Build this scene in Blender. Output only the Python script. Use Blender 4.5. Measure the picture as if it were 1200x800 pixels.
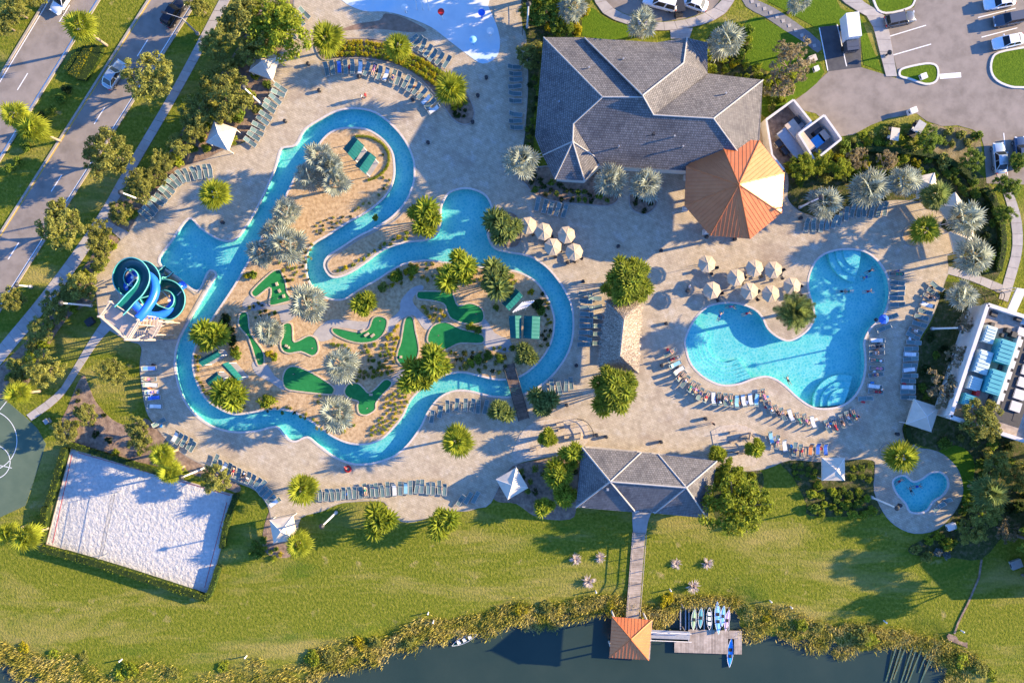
import bpy, bmesh, math, random
import numpy as np
from mathutils import Vector, Matrix, Euler
from mathutils.geometry import tessellate_polygon
random.seed(7)
for o in list(bpy.data.objects): bpy.data.objects.remove(o)
scene = bpy.context.scene
COL = scene.collection
rad = math.radians
# ------------------------------------------------------------------ camera
S = 0.13            # metres per plan unit on the ground
H = 104.0           # drone height
cam = bpy.data.cameras.new('camera'); cam.lens = 24.0; cam.sensor_width = 36.0; cam.clip_end = 3000
camo = bpy.data.objects.new('camera', cam); COL.objects.link(camo); camo.location = (0, 0, H)
scene.camera = camo
# ------------------------------------------------------------------ light
SUN_EL = 16.5
SUN_DIR = Vector((0.978, 0.208, 0)).normalized()        # towards the sun, in plan
w = bpy.data.worlds.new('World'); scene.world = w; w.use_nodes = True
wn = w.node_tree.nodes; wl = w.node_tree.links
bg = wn['Background']; sky = wn.new('ShaderNodeTexSky'); sky.sky_type = 'NISHITA'; sky.sun_disc = False; sky.ozone_density = 4.0; sky.dust_density = 0.3
sky.sun_elevation = rad(SUN_EL); sky.sun_rotation = math.atan2(SUN_DIR.x, SUN_DIR.y)
tint = wn.new('ShaderNodeMix'); tint.data_type = 'RGBA'; tint.blend_type = 'MULTIPLY'; tint.inputs['Factor'].default_value = 1.0
wl.new(sky.outputs[0], tint.inputs[6]); tint.inputs[7].default_value = (.70, .95, 1.42, 1)      # clear, deep blue sky
wl.new(tint.outputs[2], bg.inputs[0]); bg.inputs[1].default_value = 0.115
sl = bpy.data.lights.new('sun', 'SUN'); sl.energy = 5.0; sl.angle = rad(0.55); sl.color = (1.0, 0.77, 0.46)
so = bpy.data.objects.new('sun', sl); COL.objects.link(so)
sv = Vector((SUN_DIR.x*math.cos(rad(SUN_EL)), SUN_DIR.y*math.cos(rad(SUN_EL)), math.sin(rad(SUN_EL))))
so.rotation_euler = sv.to_track_quat('Z', 'Y').to_euler(); so.location = sv*150
vs = scene.view_settings; vs.view_transform = 'Standard'; vs.look = 'None'; vs.exposure = 1.75; vs.gamma = 1
scene.render.resolution_x = 1024; scene.render.resolution_y = 682
scene.cycles.max_bounces = 5; scene.cycles.transparent_max_bounces = 8
scene.cycles.caustics_reflective = False; scene.cycles.caustics_refractive = False

# ------------------------------------------------------------------ helpers
def P(px, py, h=0.0):
    "plan units (as an aerial survey at height h) to metres"
    k = S*(H-h)/H
    return Vector(((px-600)*k, (400-py)*k, h))
def pts(s):
    return [tuple(float(v) for v in a.split(',')) for a in s.split()]
def catmull(p, closed=True, n=4):
    out = []; L = len(p)
    rng = range(L) if closed else range(L-1)
    for i in rng:
        g = (lambda k: p[k % L]) if closed else (lambda k: p[min(max(k, 0), L-1)])
        a, b, c, d = g(i-1), g(i), g(i+1), g(i+2)
        for j in range(n):
            t = j/n
            out.append(tuple(0.5*((2*b[k])+(-a[k]+c[k])*t+(2*a[k]-5*b[k]+4*c[k]-d[k])*t*t+(-a[k]+3*b[k]-3*c[k]+d[k])*t**3) for k in range(len(b))))
    if not closed: out.append(tuple(p[-1]))
    return out
def W2(poly): return [((x-600)*S, (400-y)*S) for x, y in poly]
def inside(poly, x, y):
    c = False; j = len(poly)-1
    for i in range(len(poly)):
        xi, yi = poly[i]; xj, yj = poly[j]
        if (yi > y) != (yj > y) and x < (xj-xi)*(y-yi)/(yj-yi)+xi: c = not c
        j = i
    return c
def area(p): return 0.5*sum(p[i][0]*p[(i+1) % len(p)][1]-p[(i+1) % len(p)][0]*p[i][1] for i in range(len(p)))

def tag(o, label=None, cat=None, group=None, kind=None):
    if label: o['label'] = label
    if cat: o['category'] = cat
    if group: o['group'] = group
    if kind: o['kind'] = kind
    return o
def link(o, parent=None):
    COL.objects.link(o)
    if parent is not None: o.parent = parent
    return o
def obj(name, me, parent=None): return link(bpy.data.objects.new(name, me), parent)
def empty(name, loc=(0, 0, 0), rz=0, sc=1.0):
    o = bpy.data.objects.new(name, None); COL.objects.link(o); o.location = loc; o.rotation_euler = (0, 0, rz)
    o.scale = (sc,)*3 if not isinstance(sc, tuple) else sc
    o.empty_display_size = 0.2
    return o
def copy_tree(o, parent=None):
    c = o.copy(); COL.objects.link(c)
    if parent is not None: c.parent = parent
    for ch in o.children: copy_tree(ch, c)
    return c

class MB:
    def __init__(s): s.v = []; s.f = []; s.m = []; s.uv = {}
    def face(s, p, mi=0, uv=None):
        n = len(s.v); s.v += [tuple(q) for q in p]; s.f.append(tuple(range(n, n+len(p)))); s.m.append(mi)
        if uv: s.uv[len(s.f)-1] = uv
        return s
    def box(s, c, d, rz=0, mi=0, rx=0, ry=0):
        M = Matrix.Translation(Vector(c)) @ Euler((rx, ry, rz)).to_matrix().to_4x4()
        n = len(s.v); x, y, z = d[0]/2, d[1]/2, d[2]/2
        s.v += [tuple(M @ Vector((a*x, b*y, e*z))) for a, b, e in ((-1,-1,-1),(1,-1,-1),(1,1,-1),(-1,1,-1),(-1,-1,1),(1,-1,1),(1,1,1),(-1,1,1))]
        for f in ((0,3,2,1),(4,5,6,7),(0,1,5,4),(1,2,6,5),(2,3,7,6),(3,0,4,7)): s.f.append(tuple(n+i for i in f)); s.m.append(mi)
        return s
    def tube(s, path, r, n=6, mi=0, cap=True):
        path = [Vector(p) for p in path]; R = r if isinstance(r, (list, tuple)) else [r]*len(path)
        n0 = len(s.v)
        for i, p in enumerate(path):
            t = (path[min(i+1, len(path)-1)]-path[max(i-1, 0)]).normalized()
            a = t.orthogonal().normalized() if abs(t.z) < .99 else Vector((1, 0, 0))
            if abs(t.z) < .99: a = Vector((0, 0, 1)).cross(t).normalized()
            b = t.cross(a)
            for k in range(n):
                th = 2*math.pi*k/n; s.v.append(tuple(p+a*math.cos(th)*R[i]+b*math.sin(th)*R[i]))
        for i in range(len(path)-1):
            for k in range(n):
                k2 = (k+1) % n; s.f.append((n0+i*n+k, n0+i*n+k2, n0+(i+1)*n+k2, n0+(i+1)*n+k)); s.m.append(mi)
        if cap:
            s.f.append(tuple(n0+k for k in reversed(range(n)))); s.m.append(mi)
            e = n0+(len(path)-1)*n; s.f.append(tuple(e+k for k in range(n))); s.m.append(mi)
        return s
    def prism(s, poly, z0, z1, mi=0, bottom=False):
        "poly in metres, ccw or cw"
        if area(poly) < 0: poly = poly[::-1]
        n = len(s.v); L = len(poly)
        s.v += [(x, y, z1) for x, y in poly]+[(x, y, z0) for x, y in poly]
        s.f.append(tuple(range(n, n+L))); s.m.append(mi)
        for i in range(L):
            j = (i+1) % L; s.f.append((n+i, n+L+i, n+L+j, n+j)); s.m.append(mi)
        if bottom: s.f.append(tuple(n+L+i for i in reversed(range(L)))); s.m.append(mi)
        return s
    def ribbon(s, line, w, z0, z1, closed=False, mi=0, off=0.0):
        "box section swept along a plan line in metres; off shifts sideways"
        line = [Vector((p[0], p[1])) for p in line]; L = len(line); n0 = len(s.v)
        for i in range(L):
            a = line[i-1] if (closed or i > 0) else line[i]; b = line[(i+1) % L] if (closed or i < L-1) else line[i]
            t = (b-a); t = t.normalized() if t.length > 1e-6 else Vector((1, 0)); nn = Vector((-t.y, t.x))
            l = line[i]+nn*(off+w/2); r = line[i]+nn*(off-w/2)
            s.v += [(l.x, l.y, z0), (l.x, l.y, z1), (r.x, r.y, z1), (r.x, r.y, z0)]
        for i in range(L if closed else L-1):
            j = (i+1) % L
            for k in range(3 if True else 4):
                s.f.append((n0+i*4+k, n0+i*4+k+1, n0+j*4+k+1, n0+j*4+k)); s.m.append(mi)
        if not closed:
            s.f.append((n0, n0+3, n0+2, n0+1)); s.m.append(mi); e = n0+(L-1)*4; s.f.append((e, e+1, e+2, e+3)); s.m.append(mi)
        return s
    def mesh(s, name, mats, smooth=False):
        me = bpy.data.meshes.new(name); me.from_pydata(s.v, [], s.f)
        for m in (mats if isinstance(mats, (list, tuple)) else [mats]): me.materials.append(m)
        if any(s.m): me.polygons.foreach_set('material_index', s.m)
        if s.uv:
            ul = me.uv_layers.new(name='UVMap')
            for fi, uv in s.uv.items():
                p = me.polygons[fi]
                for k, li in enumerate(p.loop_indices): ul.data[li].uv = uv[k]
        if smooth: me.polygons.foreach_set('use_smooth', [True]*len(me.polygons))
        me.update(); return me
    def build(s, name, mats, parent=None, smooth=False): return obj(name, s.mesh(name, mats, smooth), parent)

# ------------------------------------------------------------------ materials
def mat(name, cols, scale=1.0, rough=0.8, bump=0.0, bscale=None, metal=0.0, detail=4, obj_rand=0.0, spec=0.3, island=0.0, transl=0.0, coord='Object', bdist=0.05, extra=None, warp=0.0):
    m = bpy.data.materials.new(name); m.use_nodes = True; nt = m.node_tree; N = nt.nodes; L = nt.links
    b = N['Principled BSDF']; b.inputs['Roughness'].default_value = rough; b.inputs['Metallic'].default_value = metal
    b.inputs['Specular IOR Level'].default_value = spec
    tc = N.new('ShaderNodeTexCoord'); src = tc.outputs[coord]
    if len(cols) == 1:
        rgb = N.new('ShaderNodeRGB'); rgb.outputs[0].default_value = (*cols[0], 1); c = rgb.outputs[0]
    else:
        nz = N.new('ShaderNodeTexNoise'); nz.inputs['Scale'].default_value = scale; nz.inputs['Detail'].default_value = detail; nz.inputs['Roughness'].default_value = 0.62
        nz.inputs['Distortion'].default_value = warp
        L.new(src, nz.inputs['Vector'])
        r = N.new('ShaderNodeValToRGB'); L.new(nz.outputs['Fac'], r.inputs[0])
        n = len(cols); e = r.color_ramp.elements
        e[0].position = 0.32; e[1].position = 0.68
        e[0].color = (*cols[0], 1); e[1].color = (*cols[-1], 1)
        for i in range(1, n-1):
            q = e.new(0.32+0.36*i/(n-1)); q.color = (*cols[i], 1)
        c = r.outputs[0]
    if extra: c = extra(N, L, src, c)
    def vary(c, fac_out, amt):
        mr = N.new('ShaderNodeMapRange'); L.new(fac_out, mr.inputs[0]); mr.inputs[3].default_value = 1-amt; mr.inputs[4].default_value = 1+amt
        mx = N.new('ShaderNodeVectorMath'); mx.operation = 'SCALE'; L.new(c, mx.inputs[0]); L.new(mr.outputs[0], mx.inputs['Scale']); return mx.outputs[0]
    if obj_rand:
        oi = N.new('ShaderNodeObjectInfo'); c = vary(c, oi.outputs['Random'], obj_rand)
    if island:
        g = N.new('ShaderNodeNewGeometry'); c = vary(c, g.outputs['Random Per Island'], island)
    L.new(c, b.inputs['Base Color'])
    if bump:
        n2 = N.new('ShaderNodeTexNoise'); n2.inputs['Scale'].default_value = bscale or scale*4; n2.inputs['Detail'].default_value = 5; n2.inputs['Roughness'].default_value = .65
        L.new(src, n2.inputs['Vector'])
        bp = N.new('ShaderNodeBump'); bp.inputs['Strength'].default_value = bump; bp.inputs['Distance'].default_value = bdist
        L.new(n2.outputs['Fac'], bp.inputs['Height']); L.new(bp.outputs[0], b.inputs['Normal'])
    if transl:
        t = N.new('ShaderNodeBsdfTranslucent'); L.new(c, t.inputs[0]); mx = N.new('ShaderNodeMixShader'); mx.inputs[0].default_value = transl
        L.new(b.outputs[0], mx.inputs[1]); L.new(t.outputs[0], mx.inputs[2]); L.new(mx.outputs[0], N['Material Output'].inputs['Surface'])
    return m
def brick_extra(c2, sx, sy, amt, mortar=0.02, coord_uv=False, size=1.0, rot=0.0):
    def f(N, L, src, c):
        br = N.new('ShaderNodeTexBrick'); br.inputs['Scale'].default_value = size; br.inputs['Mortar Size'].default_value = mortar
        br.inputs['Brick Width'].default_value = sx; br.inputs['Row Height'].default_value = sy; br.inputs['Bias'].default_value = -0.1
        br.inputs['Color1'].default_value = (1, 1, 1, 1); br.inputs['Color2'].default_value = (.62, .6, .58, 1); br.inputs['Mortar'].default_value = (*c2, 1)
        if coord_uv:
            tc = N.new('ShaderNodeTexCoord'); L.new(tc.outputs['UV'], br.inputs['Vector'])
        elif rot:
            mp = N.new('ShaderNodeMapping'); mp.inputs['Rotation'].default_value = (0, 0, rot); L.new(src, mp.inputs[0]); L.new(mp.outputs[0], br.inputs['Vector'])
        else: L.new(src, br.inputs['Vector'])
        mx = N.new('ShaderNodeMix'); mx.data_type = 'RGBA'; mx.blend_type = 'MULTIPLY'; mx.inputs['Factor'].default_value = amt
        L.new(c, mx.inputs[6]); L.new(br.outputs['Color'], mx.inputs[7]); return mx.outputs[2]
    return f
def patches(col, scale, lo, hi, seed=0):
    "big soft patches of a second colour (worn, dry or stained areas)"
    def f(N, L, src, c):
        mp = N.new('ShaderNodeMapping'); mp.inputs['Location'].default_value = (seed*13.1, seed*7.7, 0); L.new(src, mp.inputs[0])
        n = N.new('ShaderNodeTexNoise'); n.inputs['Scale'].default_value = scale; n.inputs['Detail'].default_value = 6; n.inputs['Roughness'].default_value = .6
        L.new(mp.outputs[0], n.inputs['Vector'])
        mr = N.new('ShaderNodeMapRange'); L.new(n.outputs['Fac'], mr.inputs[0]); mr.inputs[1].default_value = lo; mr.inputs[2].default_value = hi
        mx = N.new('ShaderNodeMix'); mx.data_type = 'RGBA'; L.new(mr.outputs[0], mx.inputs['Factor']); L.new(c, mx.inputs[6]); mx.inputs[7].default_value = (*col, 1)
        return mx.outputs[2]
    return f
def streaks(col, sc, lo, hi, seed=0):
    "long bands of a second colour lying along the slope of the lawn"
    def f(N, L, src, c):
        mp = N.new('ShaderNodeMapping'); mp.inputs['Location'].default_value = (seed*5.3, seed*3.1, 0); mp.inputs['Scale'].default_value = sc; mp.inputs['Rotation'].default_value = (0, 0, -.12); L.new(src, mp.inputs[0])
        n = N.new('ShaderNodeTexNoise'); n.inputs['Scale'].default_value = 1.0; n.inputs['Detail'].default_value = 7; n.inputs['Roughness'].default_value = .68; n.inputs['Distortion'].default_value = .4; L.new(mp.outputs[0], n.inputs['Vector'])
        mr = N.new('ShaderNodeMapRange'); L.new(n.outputs['Fac'], mr.inputs[0]); mr.inputs[1].default_value = lo; mr.inputs[2].default_value = hi; mr.inputs[4].default_value = .8
        mx = N.new('ShaderNodeMix'); mx.data_type = 'RGBA'; L.new(mr.outputs[0], mx.inputs['Factor']); L.new(c, mx.inputs[6]); mx.inputs[7].default_value = (*col, 1)
        return mx.outputs[2]
    return f
def chain(*fs):
    def f(N, L, src, c):
        for g in fs: c = g(N, L, src, c)
        return c
    return f
M = {}
M['grass'] = mat('grass', [(.085,.113,.012), (.15,.168,.016), (.24,.225,.037)], 2.2, .95, 1.0, 3.0, spec=.05, bdist=.2, detail=8, extra=chain(streaks((.34,.27,.085), (.035,.14,1), .50, .66), streaks((.07,.125,.012), (.05,.16,1), .55, .70, 6), patches((.36,.28,.11), .35, .63, .75, 3)))
M['lawn'] = mat('lawn', [(0.065,0.123,0.009), (0.111,0.174,0.013)], 2.5, .95, .8, 4.0, spec=.05, bdist=.10)
M['asphalt'] = mat('asphalt', [(.215,.182,.150), (.26,.222,.184), (.295,.25,.208)], .5, .95, .3, 9, spec=.1, bdist=.01, extra=patches((.17,.145,.12), .25, .52, .75, 2))
M['asphalt_dark'] = mat('asphalt_dark', [(.07,.07,.075), (.1,.1,.1)], 1, .95, .3, 9, spec=.1, bdist=.01)
M['concrete'] = mat('concrete', [(.34,.31,.28), (.42,.385,.34)], 1.2, .9, .2, 8, spec=.1, bdist=.01, obj_rand=.07)
M['kerb'] = mat('kerb', [(.30,.265,.22), (.38,.335,.28)], 1.5, .9, spec=.1)
M['deck'] = mat('deck', [(.385,.32,.22), (.495,.41,.285), (.565,.475,.34)], 1.1, .9, .5, 5, spec=.1, bdist=.02, detail=8,
    extra=chain(patches((.34,.265,.19), .16, .52, .74, 1), patches((.60,.54,.44), .5, .55, .8, 4), patches((.30,.25,.2), .9, .62, .8, 8), brick_extra((.5,.47,.45), .6, .3, .42, .04, False, 1.0, .5)))
M['coping'] = mat('coping', [(.5,.44,.38), (.62,.56,.49)], 3, .8, spec=.2)
M['mulch'] = mat('mulch', [(.33,.215,.105), (.48,.33,.18), (.60,.44,.25)], 2.0, .95, .9, 8, spec=.05, bdist=.06, detail=8)
M['soil'] = mat('soil', [(0.150,0.105,0.075), (0.255,0.180,0.128), (0.375,0.270,0.180)], 1.5, .95, .9, 6, spec=.05, bdist=.06, detail=8)
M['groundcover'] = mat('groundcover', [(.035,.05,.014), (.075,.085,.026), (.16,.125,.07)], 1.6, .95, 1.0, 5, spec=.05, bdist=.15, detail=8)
M['gravel'] = mat('gravel', [(.40,.33,.25), (.50,.42,.32), (.57,.49,.38)], 3, .95, .8, 6, spec=.05, bdist=.05)
M['sand'] = mat('sand', [(.43,.41,.37), (.57,.545,.495)], 2.2, .95, 1.0, 1.5, spec=.05, bdist=.3)
M['court'] = mat('court', [(.085,.125,.085), (.11,.15,.10)], .4, .9, spec=.1)
M['paint'] = mat('paint', [(.7,.7,.68), (.8,.8,.78)], 4, .7, spec=.2)
M['yellow_paint'] = mat('yellow_paint', [(.55,.36,.04), (.62,.42,.06)], 4, .7, spec=.2)
M['splash'] = mat('splash', [(.56,.60,.60), (.63,.66,.65), (.68,.70,.68)], .35, .6, spec=.3, extra=patches((.46,.60,.66), .12, .48, .62, 5))
M['turf'] = mat('turf', [(.016,.17,.045), (.025,.215,.06)], 1.5, .9, .3, 12, spec=.1, bdist=.02)
M['stone'] = mat('stone', [(.40,.31,.21), (.55,.45,.33)], 2.5, .9, .5, 5, spec=.1, obj_rand=.12)
M['tile'] = mat('tile', [(.165,.158,.152), (.225,.212,.20), (.285,.265,.245)], 2.5, .9, spec=.12, detail=8, extra=chain(patches((.135,.13,.13), .35, .5, .72, 3), brick_extra((.25,.24,.24), .24, .34, .8, .04, True)))
M['ridge'] = mat('ridge', [(.38,.35,.31), (.47,.44,.39)], 2, .85, spec=.15)
M['copper'] = mat('copper', [(.54,.155,.045), (.62,.195,.06)], .6, .42, metal=.32, spec=.5)
M['thatch'] = mat('thatch', [(.15,.115,.085), (.34,.275,.21), (.56,.48,.38)], 5, .95, 1.0, 9, spec=.05, bdist=.1, detail=8, island=.35)
M['stucco'] = mat('stucco', [(.62,.55,.45), (.7,.63,.53)], 1, .9, spec=.1)
M['white_wall'] = mat('white_wall', [(.54,.51,.46), (.63,.60,.55)], 1, .8, spec=.2)
M['canvas'] = mat('canvas', [(.58,.49,.37), (.66,.56,.43)], 1.5, .85, spec=.1, obj_rand=.05)
M['umbrella'] = mat('umbrella', [(.54,.42,.27), (.61,.48,.32)], 1.5, .85, spec=.1, transl=.12, obj_rand=.05)
M['teal_roof'] = mat('teal_roof', [(.006,.10,.092), (.012,.135,.12)], .8, .6, spec=.15)
M['white_metal'] = mat('white_metal', [(.72,.68,.62), (.78,.74,.68)], 2, .5, spec=.4)
M['cream_metal'] = mat('cream_metal', [(.44,.35,.27), (.52,.42,.33)], 2, .6, spec=.3)
M['dark_metal'] = mat('dark_metal', [(.02,.02,.022), (.035,.035,.035)], 3, .5, spec=.4)
M['grey_metal'] = mat('grey_metal', [(.3,.3,.3), (.38,.38,.37)], 2, .5, metal=.3, spec=.4)
M['wood'] = mat('wood', [(.28,.225,.175), (.37,.305,.24), (.46,.385,.31)], 1.2, .9, .4, 8, spec=.1, bdist=.02, island=.16)
M['bridge_wood'] = mat('bridge_wood', [(.13,.085,.06), (.22,.15,.105)], 2, .9, island=.2)
M['deck_band'] = mat('deck_band', [(.33,.26,.195), (.42,.335,.25)], 2.5, .9, spec=.1, detail=8, extra=brick_extra((.5,.47,.45), .62, .31, .5, .035))
M['slide_green'] = mat('slide_green', [(.003,.085,.085), (.006,.11,.105)], 1, .3, spec=.5)
M['slide_blue'] = mat('slide_blue', [(.015,.12,.62), (.02,.16,.72)], 1, .3, spec=.5)
M['sling'] = mat('sling', [(.10,.165,.16), (.14,.21,.2)], 6, .8, spec=.15, obj_rand=.2)
M['frame'] = mat('frame', [(.36,.36,.33), (.42,.42,.39)], 3, .5, spec=.3)
M['towel_white'] = mat('towel_white', [(.7,.68,.64), (.8,.78,.74)], 6, .95, spec=.05)
M['towel_blue'] = mat('towel_blue', [(.05,.14,.5), (.08,.2,.6)], 6, .95, spec=.05)
M['towel_orange'] = mat('towel_orange', [(.6,.2,.06), (.65,.26,.1)], 6, .95, spec=.05)
M['towel_red'] = mat('towel_red', [(.5,.04,.05), (.6,.07,.07)], 6, .95, spec=.05)
M['towel_aqua'] = mat('towel_aqua', [(.2,.45,.55), (.3,.55,.62)], 6, .95, spec=.05)
M['glass'] = mat('glass', [(.012,.016,.02)], 1, .18, spec=.3)
M['tyre'] = mat('tyre', [(.015,.015,.015), (.025,.025,.025)], 5, .85)
M['rim'] = mat('rim', [(.45,.45,.46)], 1, .3, metal=.8)
for nm, c, r, mt in (('car_silver', (.38,.44,.46), .28, .5), ('car_black', (.012,.013,.018), .2, .1), ('car_white', (.75,.75,.74), .3, .0), ('car_grey', (.10,.105,.115), .25, .3), ('car_blue', (.05,.08,.13), .25, .3)):
    M[nm] = mat(nm, [c, tuple(v*1.06 for v in c)], 1, r, metal=mt, spec=.6)
M['headlight'] = mat('headlight', [(.8,.8,.78)], 1, .1, spec=.6)
M['taillight'] = mat('taillight', [(.5,.01,.01)], 1, .15, spec=.6)
M['bark'] = mat('bark', [(.13,.10,.075), (.22,.18,.14)], 5, .95, .6, 12, spec=.05)
M['palm_bark'] = mat('palm_bark', [(.25,.19,.14), (.38,.31,.24)], 6, .95, .6, 12, spec=.05)
lf = dict(rough=.65, spec=.15, island=.42, obj_rand=.18, transl=.5)
M['leaf_olive'] = mat('leaf_olive', [(.22,.235,.05), (.37,.36,.08)], 1.2, **lf)
M['leaf_green'] = mat('leaf_green', [(.125,.20,.025), (.235,.30,.04)], 1.2, **lf)
M['leaf_lime'] = mat('leaf_lime', [(.225,.285,.025), (.36,.39,.035)], 1.2, **lf)
M['leaf_yellow'] = mat('leaf_yellow', [(.38,.34,.015), (.50,.42,.025)], 1.2, **lf)
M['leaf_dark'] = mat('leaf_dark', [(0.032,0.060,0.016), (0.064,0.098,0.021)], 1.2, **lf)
M['leaf_silver'] = mat('leaf_silver', [(.19,.23,.20), (.28,.31,.27)], 1.2, **lf)
M['leaf_dry'] = mat('leaf_dry', [(.27,.215,.11), (.40,.32,.18)], 1.2, **lf)
M['palm_green'] = mat('palm_green', [(.20,.265,.022), (.34,.365,.035)], 1.2, **lf)
M['palm_yellow'] = mat('palm_yellow', [(0.232,0.276,0.019), (0.363,0.380,0.036)], 1.2, **lf)
M['palm_silver'] = mat('palm_silver', [(.31,.345,.275), (.46,.475,.36)], 1.2, **lf)
M['palm_clump'] = mat('palm_clump', [(.15,.215,.022), (.33,.345,.04)], 1.2, **lf)
M['palm_olive'] = mat('palm_olive', [(.13,.18,.045), (.22,.26,.07)], 1.2, **lf)
M['reed'] = mat('reed', [(.17,.19,.022), (.38,.32,.065), (.55,.44,.15)], .3, .9, spec=.05, island=.4, transl=.25, warp=.6)
M['pink_grass'] = mat('pink_grass', [(.55,.44,.36), (.70,.58,.48)], 2, .9, spec=.05, island=.3, transl=.2)
M['skin'] = mat('skin', [(.45,.25,.16), (.55,.33,.22)], 3, .6, obj_rand=.3)
M['hair'] = mat('hair', [(.03,.02,.012), (.07,.045,.025)], 8, .7)
for nm, c in (('wear_blue', (.03,.06,.3)), ('wear_red', (.45,.03,.04)), ('wear_black', (.02,.02,.025)), ('wear_white', (.75,.73,.7)), ('wear_green', (.04,.25,.15)), ('wear_pink', (.6,.2,.3))):
    M[nm] = mat(nm, [c, tuple(v*1.1 for v in c)], 6, .85)
M['red'] = mat('red', [(.5,.02,.015)], 1, .4, spec=.4)
M['bin_blue'] = mat('bin_blue', [(.03,.2,.45), (.04,.25,.52)], 2, .5)
M['pond'] = None
def water(name, tint, caustic, scale, gloss_rough=.04, edge=None):
    m = bpy.data.materials.new(name); m.use_nodes = True; N = m.node_tree.nodes; L = m.node_tree.links; N.remove(N['Principled BSDF'])
    tc = N.new('ShaderNodeTexCoord')
    nz = N.new('ShaderNodeTexNoise'); nz.inputs['Scale'].default_value = 1.1; L.new(tc.outputs['Object'], nz.inputs['Vector'])
    ad = N.new('ShaderNodeVectorMath'); ad.operation = 'MULTIPLY_ADD'; L.new(nz.outputs['Color'], ad.inputs[0]); ad.inputs[1].default_value = (.9, .9, .9); L.new(tc.outputs['Object'], ad.inputs[2])
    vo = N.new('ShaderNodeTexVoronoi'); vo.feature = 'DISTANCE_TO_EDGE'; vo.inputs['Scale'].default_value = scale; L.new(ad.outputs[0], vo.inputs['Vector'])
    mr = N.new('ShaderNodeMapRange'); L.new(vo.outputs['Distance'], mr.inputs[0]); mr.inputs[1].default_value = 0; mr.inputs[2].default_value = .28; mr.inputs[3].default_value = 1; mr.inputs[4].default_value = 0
    mx = N.new('ShaderNodeMix'); mx.data_type = 'RGBA'; L.new(mr.outputs[0], mx.inputs['Factor']); mx.inputs[6].default_value = (*tint, 1); mx.inputs[7].default_value = (*caustic, 1)  # bright cell edges: sun caustics painted into the water's transparent colour
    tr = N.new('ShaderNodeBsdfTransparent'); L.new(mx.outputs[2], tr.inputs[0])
    gl = N.new('ShaderNodeBsdfGlossy'); gl.inputs['Roughness'].default_value = gloss_rough
    bn = N.new('ShaderNodeTexNoise'); bn.inputs['Scale'].default_value = 2.2; bn.inputs['Detail'].default_value = 3; L.new(tc.outputs['Object'], bn.inputs['Vector'])
    bp = N.new('ShaderNodeBump'); bp.inputs['Strength'].default_value = .5; bp.inputs['Distance'].default_value = .08; L.new(bn.outputs['Fac'], bp.inputs['Height']); L.new(bp.outputs[0], gl.inputs['Normal'])
    ge = N.new('ShaderNodeNewGeometry'); dt = N.new('ShaderNodeVectorMath'); dt.operation = 'DOT_PRODUCT'; L.new(ge.outputs['Incoming'], dt.inputs[0]); L.new(ge.outputs['Normal'], dt.inputs[1])
    def mth(op, a, b):
        n = N.new('ShaderNodeMath'); n.operation = op
        for i, q in enumerate((a, b)):
            if q is None: continue
            if isinstance(q, (int, float)): n.inputs[i].default_value = q
            else: L.new(q, n.inputs[i])
        return n.outputs[0]
    sch = mth('ADD', mth('MULTIPLY', mth('POWER', mth('SUBTRACT', 1.0, mth('ABSOLUTE', dt.outputs['Value'], None)), 5.0), .98), .02)   # Schlick reflectance, same from both sides
    ms = N.new('ShaderNodeMixShader'); L.new(sch, ms.inputs[0]); L.new(tr.outputs[0], ms.inputs[1]); L.new(gl.outputs[0], ms.inputs[2])
    L.new(ms.outputs[0], N['Material Output'].inputs['Surface']); return m
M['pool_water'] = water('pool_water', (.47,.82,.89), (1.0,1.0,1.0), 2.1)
M['pool_floor'] = mat('pool_floor', [(.19,.63,.545), (.29,.71,.615)], .6, .8, spec=.1)
M['pond'] = mat('pond', [(.022,.042,.033), (.034,.054,.040)], .08, .18, .25, 1.5, spec=.3, bdist=.03)

def sheet(name, poly, z, m, smooth=4, skirt=.06, kind='structure', parent=None, label=None):
    "a thin slab in plan units, lying at height z"
    p = catmull(poly, True, smooth) if smooth else poly
    o = MB().prism(W2(p), z-skirt, z).build(name, M[m] if isinstance(m, str) else m, parent)
    if kind and parent is None: o['kind'] = kind
    return o
def holed(polys, z):
    "faces of an outer polygon with holes (metres)"
    vl = [[Vector((x, y, 0)) for x, y in p] for p in polys]
    flat = [(v.x, v.y, z) for p in vl for v in p]
    tri = tessellate_polygon(vl)
    out = []
    for t in tri:
        a, b, c = (flat[i] for i in t)
        out.append(t if ((b[0]-a[0])*(c[1]-a[1])-(b[1]-a[1])*(c[0]-a[0])) > 0 else (t[0], t[2], t[1]))
    return flat, out
# ================================================================== SETTING
DECK = pts("345,-30 345,0 343,25 337,48 325,70 318,92 316,112 308,130 298,150 288,167 262,177 236,190 212,198 190,219 172,237 152,272 142,282 112,322 114,345 120,378 150,398 163,402 167,410 165,424 166,445 172,480 182,497 197,516 215,531 240,545 275,563 300,574 316,596 322,625 345,630 352,606 377,598 395,590 412,587 450,587 458,604 478,611 500,606 514,600 526,597 545,598 560,594 575,588 600,545 657,533 684,527 715,540 800,545 842,546 870,551 898,548 925,538 960,540 987,538 1022,538 1026,550 1025,575 1036,600 1050,615 1072,624 1098,619 1117,600 1127,580 1126,562 1119,546 1105,533 1090,527 1074,524 1057,507 1060,492 1072,472 1070,450 1075,425 1076,400 1090,375 1100,350 1107,328 1111,318 1109,300 1117,292 1113,275 1101,265 1106,250 1085,246 1075,237 1040,236 1010,242 992,243 975,258 948,253 932,245 922,232 923,215 918,190 890,150 800,170 720,200 640,205 612,190 614,160 618,100 616,45 611,30 610,0 610,-30")
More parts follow.
